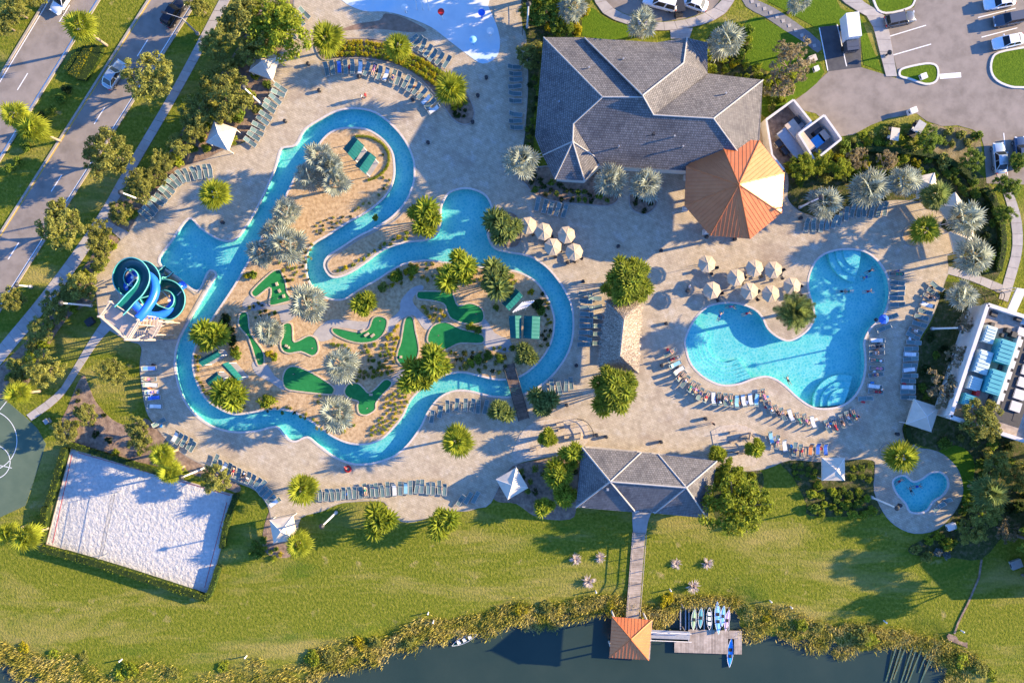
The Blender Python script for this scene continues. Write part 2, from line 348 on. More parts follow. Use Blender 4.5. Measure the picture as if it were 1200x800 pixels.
RIV_OUT = pts("221,256 235,267 250,277 262,282 275,281 287,267 300,246 315,215 322,198 325,188 330,174 346,170 357,152 375,140 395,130 417,127 440,132 460,147 475,165 484,185 486,200 484,217 475,237 460,254 440,267 420,277 400,290 385,300 380,310 384,320 392,325 407,321 425,310 450,292 475,284 500,281 512,274 516,260 517,242 525,227 540,221 555,222 570,230 577,247 572,265 572,277 580,291 600,296 620,300 640,312 657,332 669,355 672,377 670,400 662,420 647,440 630,454 615,461 600,465 575,464 550,458 532,458 515,466 502,482 492,502 477,522 460,535 435,543 412,543 390,534 372,521 360,512 347,517 337,514 326,501 315,501 300,505 275,506 250,500 230,487 215,467 207,442 205,420 209,400 218,382 235,352 247,332 253,323 251,318 246,317 242,322 231,341 208,325 186,307 200,284")
RIV_IN = pts("291,307 275,335 250,372 236,393 229,408 226,425 230,445 240,465 255,477 275,485 300,482 320,479 340,481 360,490 377,502 392,512 410,519 430,520 447,514 460,502 472,487 480,470 495,454 510,444 525,438 542,436 562,440 580,444 597,444 611,440 625,430 637,417 646,400 649,385 649,370 642,350 630,332 615,322 600,317 575,315 555,312 525,308 500,305 475,309 460,316 440,329 420,340 405,350 390,351 377,346 365,335 359,320 359,300 367,286 385,275 405,262 425,251 442,239 455,225 461,210 462,195 459,177 447,162 430,152 412,150 395,152 382,160 370,175 357,193 345,210 335,230 320,257 305,282")
POOL = pts("987,292 1012,294 1030,307 1041,327 1042,350 1035,370 1020,385 1013,400 1014,415 1014,432 1010,450 1000,466 985,476 965,479 950,476 935,466 922,454 910,445 897,441 882,444 865,450 845,451 825,442 810,427 804,410 803,397 812,377 825,362 840,356 862,355 882,361 893,371 900,385 912,395 925,399 940,392 951,380 954,365 950,350 947,337 948,323 955,307 967,297")
SPA = pts("1046,565 1050,559 1060,557 1070,564 1080,561 1090,554 1102,553 1110,560 1111,570 1105,580 1094,587 1087,597 1077,601 1066,599 1061,590 1050,577")
def sm(p, n=4): return W2(catmull(p, True, n))
deck_m = sm(DECK, 3); ro, ri, po, sp = sm(RIV_OUT), sm(RIV_IN), sm(POOL), sm(SPA)
POND_SH = pts("-420,775 -200,772 -60,770 0,781 25,789 47,801 90,815 200,830 330,812 382,792 400,789 412,785 425,774 435,775 447,765 457,755 472,760 487,762 507,752 525,752 537,747 560,742 580,740 600,736 637,732 662,722 700,718 735,722 775,730 792,720 820,712 852,713 864,722 871,740 900,747 925,752 955,755 972,752 982,760 1005,765 1025,765 1040,755 1060,750 1085,757 1100,777 1112,783 1110,805 1130,860 1180,930 1300,960 1700,980")
pond_m = W2(catmull(POND_SH, False, 3))
pond_poly = pond_m+[(150, -400), (-150, -400)]

# ---- ground sheet: finer in the middle, reaching far out, dipping into the pond
def build_ground():
    far = [-900, -500, -300, -180, -130]
    xs = far+[-104+0.8*i for i in range(261)]+[-f for f in far[::-1]]
    ys = far+[-104+0.8*i for i in range(223)]+[110, 160, 300, 500, 900]
    X, Y = np.meshgrid(np.array(xs), np.array(ys)); Z = np.zeros_like(X)
    A = np.array(pond_m); B = A[1:]; A = A[:-1]
    d = np.full(X.shape, 1e9); sel = (Y < -30)
    px, py = X[sel], Y[sel]; dd = np.full(px.shape, 1e9)
    for a, b in zip(A, B):
        ab = b-a; t = np.clip(((px-a[0])*ab[0]+(py-a[1])*ab[1])/(ab@ab), 0, 1)
        dd = np.minimum(dd, np.hypot(px-a[0]-t*ab[0], py-a[1]-t*ab[1]))
    ins = np.array([inside(pond_poly, x, y) for x, y in zip(px, py)])
    z = np.where(ins, -.75-np.minimum(dd*.35, 1.6), -.75*np.clip(1-dd/4.5, 0, 1)**1.2)
    Z[sel] = z
    rng = np.random.default_rng(3); Z += np.where(Z < -.05, rng.normal(0, .04, Z.shape), 0)
    nx, ny = len(xs), len(ys)
    ind = np.zeros(X.shape, bool)
    for j in range(ny):
        if abs(ys[j]) < 60:
            for i in range(nx):
                if abs(xs[i]) < 80: ind[j, i] = inside(deck_m, xs[i], ys[j])
    # cells well inside the paved area carry no soil sheet (the pools are dug there)
    verts = np.stack([X, Y, Z], -1).reshape(-1, 3).tolist(); faces = []
    for j in range(ny-1):
        for i in range(nx-1):
            if ind[j, i] and ind[j, i+1] and ind[j+1, i] and ind[j+1, i+1]: continue
            a = j*nx+i; faces.append((a, a+1, a+nx+1, a+nx))
    me = bpy.data.meshes.new('ground'); me.from_pydata(verts, [], faces); me.materials.append(M['grass'])
    me.polygons.foreach_set('use_smooth', [True]*len(faces))
    return tag(obj('ground', me), kind='structure')
build_ground()
o = MB().face([(-700, -700, -.72), (700, -700, -.72), (700, -30, -.72), (-700, -30, -.72)]).build('pond_water', M['pond']); o['kind'] = 'structure'

# ---- paved pool deck with the pools let into it
DZ = .05
v, f = holed([deck_m, ro, po, sp], DZ); me = bpy.data.meshes.new('pool_deck'); me.from_pydata(v, [], f); me.materials.append(M['deck'])
deck = tag(obj('pool_deck', me), kind='structure')
MB().ribbon(deck_m, .25, -.08, DZ-.004, True).build('deck_edging', M['kerb'], deck)
WZ = -.10
def basin(name, outer, inner, depth):
    polys = [outer]+([inner] if inner else [])
    v, f = holed(polys, WZ); me = bpy.data.meshes.new(name+'_water'); me.from_pydata(v, [], f); me.materials.append(M['pool_water'])
    o = tag(obj(name+'_water', me), kind='structure')
    mb = MB(); v, f = holed(polys, -depth); n = len(mb.v); mb.v += v; mb.f += [tuple(n+i for i in t) for t in f]; mb.m += [0]*len(f)
    for p in polys:
        L = len(p)
        for i in range(L):
            a, b = p[i], p[(i+1) % L]; mb.face([(*a, -depth), (*b, -depth), (*b, DZ), (*a, DZ)])
    o2 = tag(mb.build(name+'_basin', M['pool_floor']), kind='structure')
    for p in polys:
        c = MB().ribbon(p, .28, -.16, DZ+.03, True).build('coping', M['coping'], o2)
    return o2
river = basin('lazy_river', ro, ri, .95)
main_pool = basin('swimming_pool', po, None, 1.35)
spa = basin('spa_pool', sp, None, .8)
# pool steps: curved treads in two corners
def steps(cx, cy, a0, a1, radii, parent):
    for k, r in enumerate(radii):
        p = [(cx+r*math.cos(rad(a0+(a1-a0)*i/14)), cy+r*math.sin(rad(a0+(a1-a0)*i/14))) for i in range(15)]
        MB().prism(W2(p+[(cx, cy)]), -1.3, -.30-.22*k+.0).build('step', M['pool_floor'], parent)
steps(1011, 293, 100, 200, (22, 30, 38), main_pool)
steps(990, 474, 175, 290, (19, 27, 35), main_pool)

# sloped beach entry on the shallow western side of the main pool
for k, (off, zt) in enumerate(((0, -.22), (.5, -.34), (1.1, -.48), (1.8, -.64), (2.6, -.82))):
    ent = W2(pts("882,444 865,450 845,451 825,442 810,427 804,410 803,397 812,377")); c0 = Vector(W2([(860,410)])[0])
    inner = [tuple(Vector(q)+(c0-Vector(q)).normalized()*(off+1.0)) for q in ent]
    MB().prism(ent+inner[::-1], -1.3, zt).build('beach_entry', M['pool_floor'], main_pool)
# ---- island in the river
ISL = RIV_IN
def shrink(poly, f):
    cx = sum(p[0] for p in poly)/len(poly); cy = sum(p[1] for p in poly)/len(poly)
    return [(cx+(x-cx)*f, cy+(y-cy)*f) for x, y in poly]
island = tag(MB().prism(ri, -.9, DZ+.012).build('island_mulch', M['mulch']), kind='structure')
# other mulch and planting beds on the deck
Z1 = DZ+.05
def bed(name, s, m, z=Z1, edge=True, smooth=4):
    p = pts(s); o = sheet(name, p, z, m, smooth)
    if edge: MB().ribbon(sm(p, smooth) if smooth else W2(p), .18, z-.1, z+.05, True).build('edging', M['kerb'], o)
    return o
bed('planting_bed', "507,276 502,248 492,238 480,242 464,258 440,271 420,281 402,293 388,303 384,311 388,319 394,321 407,317 425,306 450,288 475,280 498,277", 'mulch')
bed('planting_bed', "580,248 592,247 606,253 612,270 607,288 592,290 583,286 577,275 578,262", 'soil')
bed('planting_bed', "370,52 385,47 425,45 455,49 480,58 500,69 518,82 538,95 550,115 556,132 552,144 542,146 531,140 520,125 505,105 485,87 462,76 430,69 400,69 378,70", 'soil')
bed('slide_bed', "190,314 229,345 234,343 243,327 248,321 250,323 246,329 233,351 220,374 208,398 178,399 160,390 158,350 160,322 175,310", 'mulch', smooth=0)
bed('planting_bed', "606,204 616,216 626,227 650,236 700,241 717,240 725,231 724,205 690,200 640,195", 'soil')
bed('planting_bed', "738,226 738,241 746,249 757,251 768,243 770,229 764,212 745,212", 'soil')
bed('palm_planter', "1057,276 1062,266 1070,263 1078,266 1083,276 1078,286 1070,289 1062,286", 'mulch')
bed('palm_planter', "1031,528 1037,520 1046,520 1052,528 1049,536 1040,539 1033,535", 'mulch')
bed('gravel_terrace', "617,500 640,491 682,493 690,510 683,524 657,531 612,541 600,540 604,520", 'gravel', smooth=2, edge=False)
bed('gravel_terrace', "833,505 862,497 882,503 893,520 884,545 848,543", 'gravel', smooth=2, edge=False)
# splash pad
sheet('splash_pad', pts("396,-20 400,0 425,13 452,14 476,20 505,32 525,47 550,66 566,75 582,67 586,50 582,30 572,7 562,-20"), DZ+.02, 'splash', 3, .03)
sheet('wet_strip', pts("400,36 440,34 478,38 500,36 475,22 452,16 445,24 420,28"), DZ+.012, mat('wet_paver', [(.2,.13,.085),(.3,.2,.14)], 1.2, .7, .4, 6, spec=.2), 3, .02)
# golf greens with raised stone edging
GREENS = ["295,344 298,338 317,320 326,316 330,319 335,331 337,343 343,351 332,355 318,358 316,353 318,343 316,337 304,346 299,348",
 "280,374 282,367 287,365 291,369 294,390 308,410 310,425 305,428 301,425 292,397 281,383",
 "332,381 338,378 343,382 344,399 350,399 362,393 370,396 373,403 373,412 366,417 353,412 339,414 331,410 329,401 332,394",
 "389,386 395,384 420,389 432,385 437,373 445,370 454,375 451,389 441,399 424,402 408,399 393,392",
 "475,373 484,372 487,387 490,400 491,412 487,422 475,429 466,423 466,412 470,400",
 "489,343 495,341 527,342 532,347 537,358 550,355 562,359 567,367 565,377 550,380 530,374 524,365 520,356 505,352 490,350",
 "501,395 507,382 522,377 540,385 565,392 565,402 540,402 528,407 521,410 514,406 503,402",
 "332,440 337,431 347,429 367,437 390,452 391,460 385,462 355,459 337,456 332,449",
 "405,454 410,449 420,449 427,455 432,460 440,455 450,445 457,445 459,451 447,464 441,472 440,480 430,486 421,484 419,475 420,470 410,467 404,461"]
for g in GREENS:
    p = pts(g); o = sheet('putting_green', p, DZ+.07, 'turf', 3, .06)
    MB().ribbon(sm(p, 3), .22, DZ, DZ+.12, True).build('stone_edging', M['stone'], o)
for k, (x, y) in enumerate(((327,350),(304,421),(367,408),(446,376),(477,422),(558,368),(514,393),(345,438),(431,478))):
    c = P(x, y); e = empty('golf_flag', (c.x, c.y, DZ+.07)); tag(e, 'tiny yellow flag standing in the cup of a putting green', 'flag', 'flags on the putting greens')
    MB().tube([(0,0,0),(0,0,.9)], .015, 5).build('pole', M['white_metal'], e); MB().face([(0,0,.9),(.3,.05,.8),(0,0,.68)]).face([(0,.004,.68),(.3,.054,.8),(0,.004,.9)]).build('pennant', M['yellow_paint'], e); MB().tube([(0,0,.0),(0,0,.012)], .11, 10).build('cup', M['dark_metal'], e)
GPATH = ["284,358 292,346 300,350 316,357 330,357 345,355 347,368 340,376 330,378 326,366 310,362 296,364",
 "296,424 312,426 322,440 333,448 333,457 316,447 300,438", "366,394 380,378 395,374 430,377 436,373 444,381 432,388 392,383 388,388 390,396 376,400",
 "455,376 468,364 470,352 482,338 494,334 496,339 486,346 484,354 492,364 507,380 498,386 486,370 476,371 466,378 458,390 452,386",
 "561,380 569,374 580,390 598,399 597,412 575,410 565,400 567,392", "390,452 404,450 404,462 391,462", "456,446 466,436 474,432 478,436 466,446 459,452"]
for g in GPATH: sheet('golf_path', pts(g), DZ+.035, 'concrete', 3, .03)
# little brick dividers and stepping stones on the greens
for (x, y, l, a) in ((325,333,4,70),(328,341,4,60),(333,347,4,80),(425,388,5,-35),(430,392,6,-35),(437,393,5,-40),(435,462,4,0),(336,405,3,20),(339,407,2,0),(470,418,3,90)):
    c = P(x, y); tag(MB().box((0,0,.1), (l*S, .35, .2)).build('brick_rail', M['stone']), 'short tan brick rail on a putting green', 'rail', 'brick rails on the putting greens')
    o = COL.objects[-1]; o.location = (c.x, c.y, DZ+.07); o.rotation_euler.z = rad(-a)

# ---- beds and paths outside the deck
def gsheet(name, s, z, m, smooth=3): return sheet(name, pts(s), z, m, smooth, .05)
gsheet('planting_bed', "276,60 300,20 320,-10 344,-10 342,25 335,50 324,70 317,92 314,112 306,130 296,150 285,166 262,176 236,189 211,197 189,218 171,236 151,270 122,256 140,228 170,205 190,190 215,150 240,115", .02, 'soil')
gsheet('planting_bed', "140,283 111,322 112,350 96,360 80,372 60,400 40,440 10,470 -20,470 -20,450 30,400 70,350 104,305 122,277", .02, 'soil')
gsheet('planting_bed', "96,440 104,452 112,470 130,490 150,498 170,490 182,500 198,518 220,535 250,551 280,567 276,577 240,560 180,545 120,532 80,520 70,500 78,480", .024, 'soil')
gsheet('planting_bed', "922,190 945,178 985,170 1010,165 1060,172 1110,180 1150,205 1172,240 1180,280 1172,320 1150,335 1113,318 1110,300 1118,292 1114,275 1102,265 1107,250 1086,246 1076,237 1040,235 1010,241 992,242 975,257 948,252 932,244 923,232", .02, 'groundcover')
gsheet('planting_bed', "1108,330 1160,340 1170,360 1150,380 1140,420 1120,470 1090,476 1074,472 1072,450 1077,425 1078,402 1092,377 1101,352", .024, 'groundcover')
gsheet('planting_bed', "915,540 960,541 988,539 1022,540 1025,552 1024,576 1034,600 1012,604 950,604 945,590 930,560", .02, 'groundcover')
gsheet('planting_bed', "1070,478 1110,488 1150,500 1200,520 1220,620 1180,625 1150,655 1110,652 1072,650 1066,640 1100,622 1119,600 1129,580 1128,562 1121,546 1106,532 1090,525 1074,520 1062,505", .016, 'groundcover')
gsheet('planting_bed', "600,546 657,535 682,530 676,590 668,608 630,606 605,590 585,588 578,578", .02, 'soil')
gsheet('planting_bed', "845,546 885,550 895,560 888,590 862,612 838,605 838,560", .02, 'groundcover')
gsheet('planting_bed', "610,-20 700,-20 692,2 686,20 680,38 660,44 638,44 632,80 626,130 624,190 614,188 617,100 618,45", .02, 'groundcover')
gsheet('planting_bed', "826,82 826,50 848,28 870,32 880,48 874,70 895,80 900,100 890,100", .02, 'groundcover')
gsheet('planting_bed', "318,597 322,628 350,630 352,622 344,650 320,652 308,640 310,615", .03, 'soil')
gsheet('front_lawn', "682,42 690,8 704,18 722,27 735,28 734,46", .03, 'lawn', 2)
gsheet('front_lawn', "872,30 885,20 905,28 932,42 940,56 928,72 905,84 892,80 872,72 878,50", .03, 'lawn', 2)
gsheet('front_lawn', "905,-20 970,-20 985,10 1010,24 1024,60 1034,84 1012,76 1006,26 962,36 930,18 900,2", .03, 'lawn', 0)
gsheet('front_lawn', "895,95 930,60 950,64 966,85 945,108 929,116 905,134 892,134", .035, 'lawn', 2)
gsheet('round_lawn', "1098,530 1112,522 1128,524 1140,536 1142,552 1138,572 1130,596 1127,580 1127,562 1120,546 1106,532", .03, 'lawn', 2)
# roads
def quad_sheet(name, s, z, m): return gsheet(name, s, z, m, 0)
def road_strip(name, l0, l1, r0, r1, z, m):
    "strip between two straight plan edges, carried past the frame"
    def ext(a, b, k0, k1): return [(a[0]+(b[0]-a[0])*k0, a[1]+(b[1]-a[1])*k0), (a[0]+(b[0]-a[0])*k1, a[1]+(b[1]-a[1])*k1)]
    L = ext(l0, l1, -1.2, 3.2); R = ext(r0, r1, -1.2, 3.2)
    o = MB().prism(W2(L+R[::-1]), z-.06, z).build(name, M[m]); o['kind'] = 'structure'; return o, L, R
rl, LL, LR = road_strip('carriageway', (53,0), (0,88), (118,0), (0,190), .02, 'asphalt')
rr, RL, RR = road_strip('carriageway', (173,0), (0,272), (233,0), (0,366), .02, 'asphalt')
for o, e, s in ((rl, LL, 1), (rl, LR, -1), (rr, RL, 1), (rr, RR, -1)):
    MB().ribbon(W2(e), .32, -.05, .13, False, off=.14*s).build('kerb', M['kerb'], o)
def mark(e, off, parent, m='paint', dash=None, w=.13):
    a, b = [Vector(q) for q in W2(e)]; d = (b-a); Ln = d.length; d.normalize(); n = Vector((-d.y, d.x))
    if dash is None:
        mb = MB(); mb.ribbon([a+n*off, b+n*off], w, .012, .025); mb.build('edge_line', M[m], parent)
    else:
        t = dash[2]
        while t < Ln:
            p = a+n*off+d*t
            if abs(p.x) < 85 and abs(p.y) < 60: MB().ribbon([p, p+d*dash[0]], w, .012, .025).build('lane_dash', M[m], parent)
            t += dash[1]
mark(LL, .55, rl); mark(LR, -.45, rl); mark(RL, .4, rr, 'yellow_paint'); mark(RR, -.55, rr)
def mid(a, b): return [((p[0]+q[0])/2, (p[1]+q[1])/2) for p, q in zip(a, b)]
mark(mid(LL, LR), 0, rl, dash=(3.0, 12.2, 2.0)); mark(mid(RL, RR), 0, rr, dash=(3.0, 12.2, 5.2))
# sidewalk laid as single slabs
def slabs(name, left, right, step, z, m='concrete', gap=.03, h=.1):
    lp = catmull(left, False, 6); rp = catmull(right, False, 6)
    root = MB().prism(W2(lp+rp[::-1]), z-h-.03, z-.04).build(name, M['soil']); root['kind'] = 'structure'
    def resample(p, n):
        q = [Vector(a) for a in W2(p)]; d = [0]
        for i in range(1, len(q)): d.append(d[-1]+(q[i]-q[i-1]).length)
        out = []
        for k in range(n+1):
            t = d[-1]*k/n; i = min(max(np.searchsorted(d, t)-1, 0), len(q)-2); u = (t-d[i])/max(d[i+1]-d[i], 1e-6); out.append(q[i].lerp(q[i+1], min(max(u, 0), 1)))
        return out
    ln = sum((Vector(W2([lp[i+1]])[0])-Vector(W2([lp[i]])[0])).length for i in range(len(lp)-1)); n = max(2, int(ln/step))
    A, B = resample(lp, n), resample(rp, n)
    for i in range(n):
        c = (A[i]+A[i+1]+B[i]+B[i+1])/4
        q = [p+(c-p).normalized()*gap for p in (A[i], A[i+1], B[i+1], B[i])]
        MB().prism([tuple(p) for p in q], z-h, z+random.uniform(-.006, .006)).build('slab', M[m], root)
    return root
slabs('sidewalk', pts("283,-45 257,0 205,98 145,200 118,247 82,300 40,355 0,403 -40,452"), pts("296,-45 270,0 216,100 158,200 130,250 100,300 55,362 0,428 -30,466"), 1.7, .05)
slabs('garden_path', pts("120,376 104,400 82,437 66,460 31,486"), pts("132,384 115,402 95,432 71,467 37,493"), 1.6, .05)
slabs('garden_path', pts("114,261 130,270 142,281"), pts("120,255 138,265 151,272"), 1.6, .052)
slabs('garden_path', pts("1110,321 1140,330 1172,344"), pts("1112,312 1145,322 1176,334"), 1.6, .05)
slabs('garden_path', pts("1166,200 1176,228 1184,258 1186,290 1178,322 1170,350"), pts("1176,196 1187,225 1197,258 1198,292 1190,325 1181,354"), 1.6, .055)
slabs('drive_sidewalk', pts("692,-10 700,8 712,20 735,29 768,36 800,34 830,27 852,14 866,-10"), pts("704,-10 712,4 722,12 740,20 768,26 798,24 822,17 840,7 852,-10"), 1.9, .1)
slabs('entrance_path', pts("785,34 786,46"), pts("812,33 808,45"), 1.4, .06)
slabs('parking_sidewalk', pts("960,-30 985,0 1005,14 1020,25 1030,60 1038,90"), pts("985,-30 1003,-5 1020,8 1037,20 1045,55 1051,90"), 1.9, .11)
sheet('driveway', pts("706,-40 708,0 722,11 740,19 768,25 798,23 822,16 840,6 848,-40"), .02, 'asphalt', 2, .05)
sheet('stepping_path', pts("866,-12 886,0 906,9 932,26 962,50 958,62 944,51 918,35 896,20 874,8"), .04, mat('slate', [(.16,.155,.15),(.22,.21,.2)], 2, .9), 2, .05)
for i in range(12):
    t = i/11; c = P(874+t*80, -2+t*56+(6*math.sin(t*3.1)*-.6))
    o = MB().box((0,0,.03), (.5,.5,.06), rad(45)).build('paving_diamond', M['concrete']); o.location = (c.x, c.y, .03); o.rotation_euler.z = rad(-32); o['kind'] = 'structure'
# car park
park = quad_sheet('car_park', "1078,-40 1075,-2 1071,9 1038,17 1041,38 1046,60 1052,86 1050,92 1032,86 1009,79 1008,28 960,32 970,85 945,108 931,118 943,130 956,133 985,160 1000,158 1020,147 1040,139 1074,133 1086,142 1104,148 1122,147 1140,152 1149,158 1153,172 1156,215 1260,218 1260,-40", .024, 'asphalt')
quad_sheet('dark_parking_bay', "960,32 1008,27 1009,79 970,84", .034, 'asphalt_dark')
def stripe(x0, y0, x1, y1, parent=park, w=.14, z=.031): MB().ribbon(W2([(x0,y0),(x1,y1)]), w, z-.01, z).build('bay_line', M['paint'], parent)
for a in ((960,33,970,83),(981,29,992,78),(1042,43,1085,30),(1046,65,1091,52),(1150,44,1192,33),(1146,21,1190,10),(1176,156,1182,222)): stripe(*a, z=.04)
def kerb_island(s, m='lawn'):
    p = pts(s); o = sheet('kerb_island', p, .12, m, 3, .12); MB().ribbon(sm(p, 3), .3, .0, .17, True).build('kerb', M['white_wall'], o); return o
kerb_island("1054,84 1060,80 1084,75 1096,77 1099,86 1096,96 1084,99 1066,93 1055,90")
kerb_island("1162,70 1170,62 1200,56 1240,50 1240,105 1200,103 1184,102 1168,95 1161,84")
kerb_island("1024,-20 1026,8 1038,16 1062,11 1071,3 1072,-20")
stripe(1101, 90, 1126, 88, w=.75, z=.042)
o = gsheet('dirt_patch', "1090,146 1110,150 1122,149 1140,154 1148,162 1150,190 1130,192 1100,182 1088,165", .035, mat('dry_ground', [(.10,.085,.03),(.22,.17,.08),(.30,.24,.13)], .8, .95, .9, 5, bdist=.1, detail=8))
# sports courts
court = quad_sheet('basketball_court', "-120,430 0,466 12,473 34,492 44,502 54,520 30,592 0,606 -100,640", .03, 'court')
for c, r, a0, a1 in (((-16,516), 36, -70, 70), ((-8,541), 20, -80, 80)):
    line = [(c[0]+r*math.cos(rad(a0+(a1-a0)*i/24)), c[1]+r*math.sin(rad(a0+(a1-a0)*i/24))) for i in range(25)]
    MB().ribbon(W2(line), .09, .026, .036).build('court_line', M['paint'], court)
for a in ((0,545,14,548), (0,480,8,470)): MB().ribbon(W2([a[:2], a[2:]]), .09, .026, .036).build('court_line', M['paint'], court)
SANDQ = pts("84,526 276,580 244,696 55,637")
sandc = sheet('sand_court', SANDQ, .06, 'sand', 0, .08)
MB().ribbon(W2(SANDQ), .2, -.02, .16, True).build('timber_edge', M['wood'], sandc)
# low wall and mown strip by the eastern lawn
MB().ribbon(W2(pts("1150,655 1147,676 1135,704 1122,730 1118,742")), .25, -.3, .12).build('low_wall', M['soil'])
tag(COL.objects[-1], 'low dark garden wall running across the lawn to the pond', 'wall')
sheet('mown_edge', pts("1112,742 1130,750 1165,768 1200,782 1240,795 1240,803 1200,790 1165,776 1130,757 1112,750"), -.02, 'soil', 2, .3)
# ================================================================== BUILDINGS
def clip(poly, f):
    out = []
    for i in range(len(poly)):
        a, b = poly[i], poly[(i+1) % len(poly)]; fa, fb = f(a), f(b)
        if fa >= 0: out.append(a)
        if (fa >= 0) != (fb >= 0): t = fa/(fa-fb); out.append(a.lerp(b, t))
    return out
def roof_slope(P3, parent, m='tile', course=.34, lift=.018, name='roof_slope', thick=.18):
    "a pitched slope laid in overlapping courses; P3 are metres"
    P3 = [Vector(p) for p in P3]; n = Vector((0, 0, 0))
    for i in range(len(P3)): n += P3[i].cross(P3[(i+1) % len(P3)])
    n.normalize()
    if n.z < 0: n = -n; P3 = P3[::-1]
    up = (Vector((0, 0, 1))-n*n.z).normalized(); u = up.cross(n)
    vs_ = [p.dot(up) for p in P3]; v0, v1 = min(vs_), max(vs_); mb = MB()
    if m == 'tile':
        k = 0
        while v0+k*course < v1:
            lo, hi = v0+k*course, v0+(k+1)*course+.03
            q = clip(clip(P3, lambda p: p.dot(up)-lo), lambda p: hi-p.dot(up))
            if len(q) >= 3:
                r = [p+n*lift*(1-(p.dot(up)-lo)/(course)) for p in q]
                mb.face(r, 0, [(p.dot(u), p.dot(up)-v0+.12) for p in q])
                for i in range(len(q)):     # the butt edge of the course
                    a, b = q[i], q[(i+1) % len(q)]
                    if abs(a.dot(up)-lo) < .02 and abs(b.dot(up)-lo) < .02: mb.face([r[i], r[(i+1) % len(q)], b-n*.02, a-n*.02], 0, [(p.dot(u), lo) for p in (a, b, b, a)])
            k += 1
    else: mb.face(P3, 0, [(p.dot(u), p.dot(up)) for p in P3])
    low = [p-n*thick for p in P3]; mb.face(low[::-1])
    for i in range(len(P3)):
        j = (i+1) % len(P3); mb.face([P3[i], low[i], low[j], P3[j]])
    return mb.build(name, M[m], parent)
def cap(a, b, parent, m='ridge', r=.105, name='ridge_cap'):
    a, b = Vector(a), Vector(b); return MB().tube([a+Vector((0,0,.05)), b+Vector((0,0,.05))], r, 6).build(name, M[m], parent)
def walls(eaves, z, parent, f=.93, m='stucco', name='wall'):
    w = [(p.x, p.y) for p in eaves]; w = shrink(w, f); return MB().prism(w, -.05, z).build(name, M[m], parent)
def origin(o, c):
    "move a thing's origin to its base without moving its parts"
    d = Vector((c[0], c[1], 0)); o.location = d
    for ch in o.children: ch.matrix_parent_inverse = Matrix.Translation(-d)
    return o

# ---- club house
ch = empty('clubhouse'); tag(ch, 'large clubhouse with many hipped slopes of grey brown roof tiles', 'building')
A = lambda x, y, h: P(x, y, h)
def on_plane(a, b, c, x, y):
    "the point seen at plan x, y that lies in the plane through a, b, c"
    n = (b-a).cross(c-a); lo = 4.0
    for _ in range(30):
        q = P(x, y, lo); lo += .5*((a.z-(n.x*(q.x-a.x)+n.y*(q.y-a.y))/n.z)-lo)
    return P(x, y, lo)
R4 = A(836,139,7.9); e1, e2 = A(704,194,4), A(884,205,4); SP_ = lambda x, y: on_plane(e1, e2, R4, x, y)     # the big southern slope is one plane
R1, R2, R3, R5 = SP_(706,114), SP_(753,114), SP_(766,135), SP_(672,145); R6 = A(671,166,R5.z-.5)
GT = R2.z+.55
for f in ([A(637,44,4), R1, R5], [A(637,44,4), R5, A(627,160,4)], [R5, R6, A(627,160,4)], [R6, A(636,182,4), A(627,160,4)], [A(637,44,4), A(683,44,4), R2, R1],
    [R6, A(636,182,4), A(650,210,4)], [R6, A(650,210,4), A(685,212,4)], [R6, A(685,212,4), A(704,188,4)], [R5, R6, A(704,188,4)],
    [A(685,44.5,4.6), A(770,50,4.6), A(801,74,7.0), A(753,112,GT)], [A(770,50,4.6), A(805,44.5,4.6), A(801,74,7.0)],
    [A(805,44.5,4.6), A(829,50,4.6), A(829,86,4.6), A(801,74,7.0)], [A(801,74,7.0), A(829,86,4.6), R3, A(753,112,GT)],
    [R3, R4, A(894,94,4), A(829,86,4.3)], [R4, A(894,94,4), A(890,165,4), A(884,205,4)], [R1, R2, e1], [R1, e1, R5], [R2, R3, e1], [R3, R4, e2, e1]):
    roof_slope(f, ch)
for a, b in ((A(637,44,4), R1), (R1, R5), (R1, R2), (R5, R6), (A(685,44.5,4.6), A(753,112,GT)), (A(753,112,GT), A(801,74,7.0)), (A(801,74,7.0), A(805,44.5,4.6)),
    (A(753,112,GT), R3), (R3, R4), (R4, A(894,94,4)), (R4, A(884,205,4)), (R6, A(636,182,4)), (R6, A(650,210,4)), (R6, A(685,212,4)), (R6, A(704,188,4))): cap(a, b, ch)
MB().face([A(685,44.5,4.6), A(753,112,GT), A(753,112,GT-.9), A(685,44.5,3.8)]).build('fascia', M['stucco'], ch)
EAV = [A(637,44,4), A(683,44,4), A(770,50,4), A(805,46,4), A(829,50,4), A(829,86,4), A(894,94,4), A(884,205,4), A(704,194,4), A(685,212,4), A(650,210,4), A(636,182,4), A(627,160,4)]
walls(EAV, 3.9, ch, .95)
MB().box(A(766,157,8.0), (.35,.35,.7)).tube([A(757,160,7.3), A(768,157,8.0)], .07).build('vent_pipe', M['dark_metal'], ch)
for x, y, h in ((800,172,6.0),(725,172,5.8),(730,70,6.4),(690,80,6.6),(850,110,6.0),(655,120,5.9),(790,160,6.6)):
    q = A(x, y, h); MB().tube([q-Vector((0,0,.6)), q+Vector((0,0,.35))], .09, 8).tube([q+Vector((0,0,.35)), q+Vector((0,0,.42))], .14, 8).build('vent_pipe', M['grey_metal'], ch)
origin(ch, P(765,125))

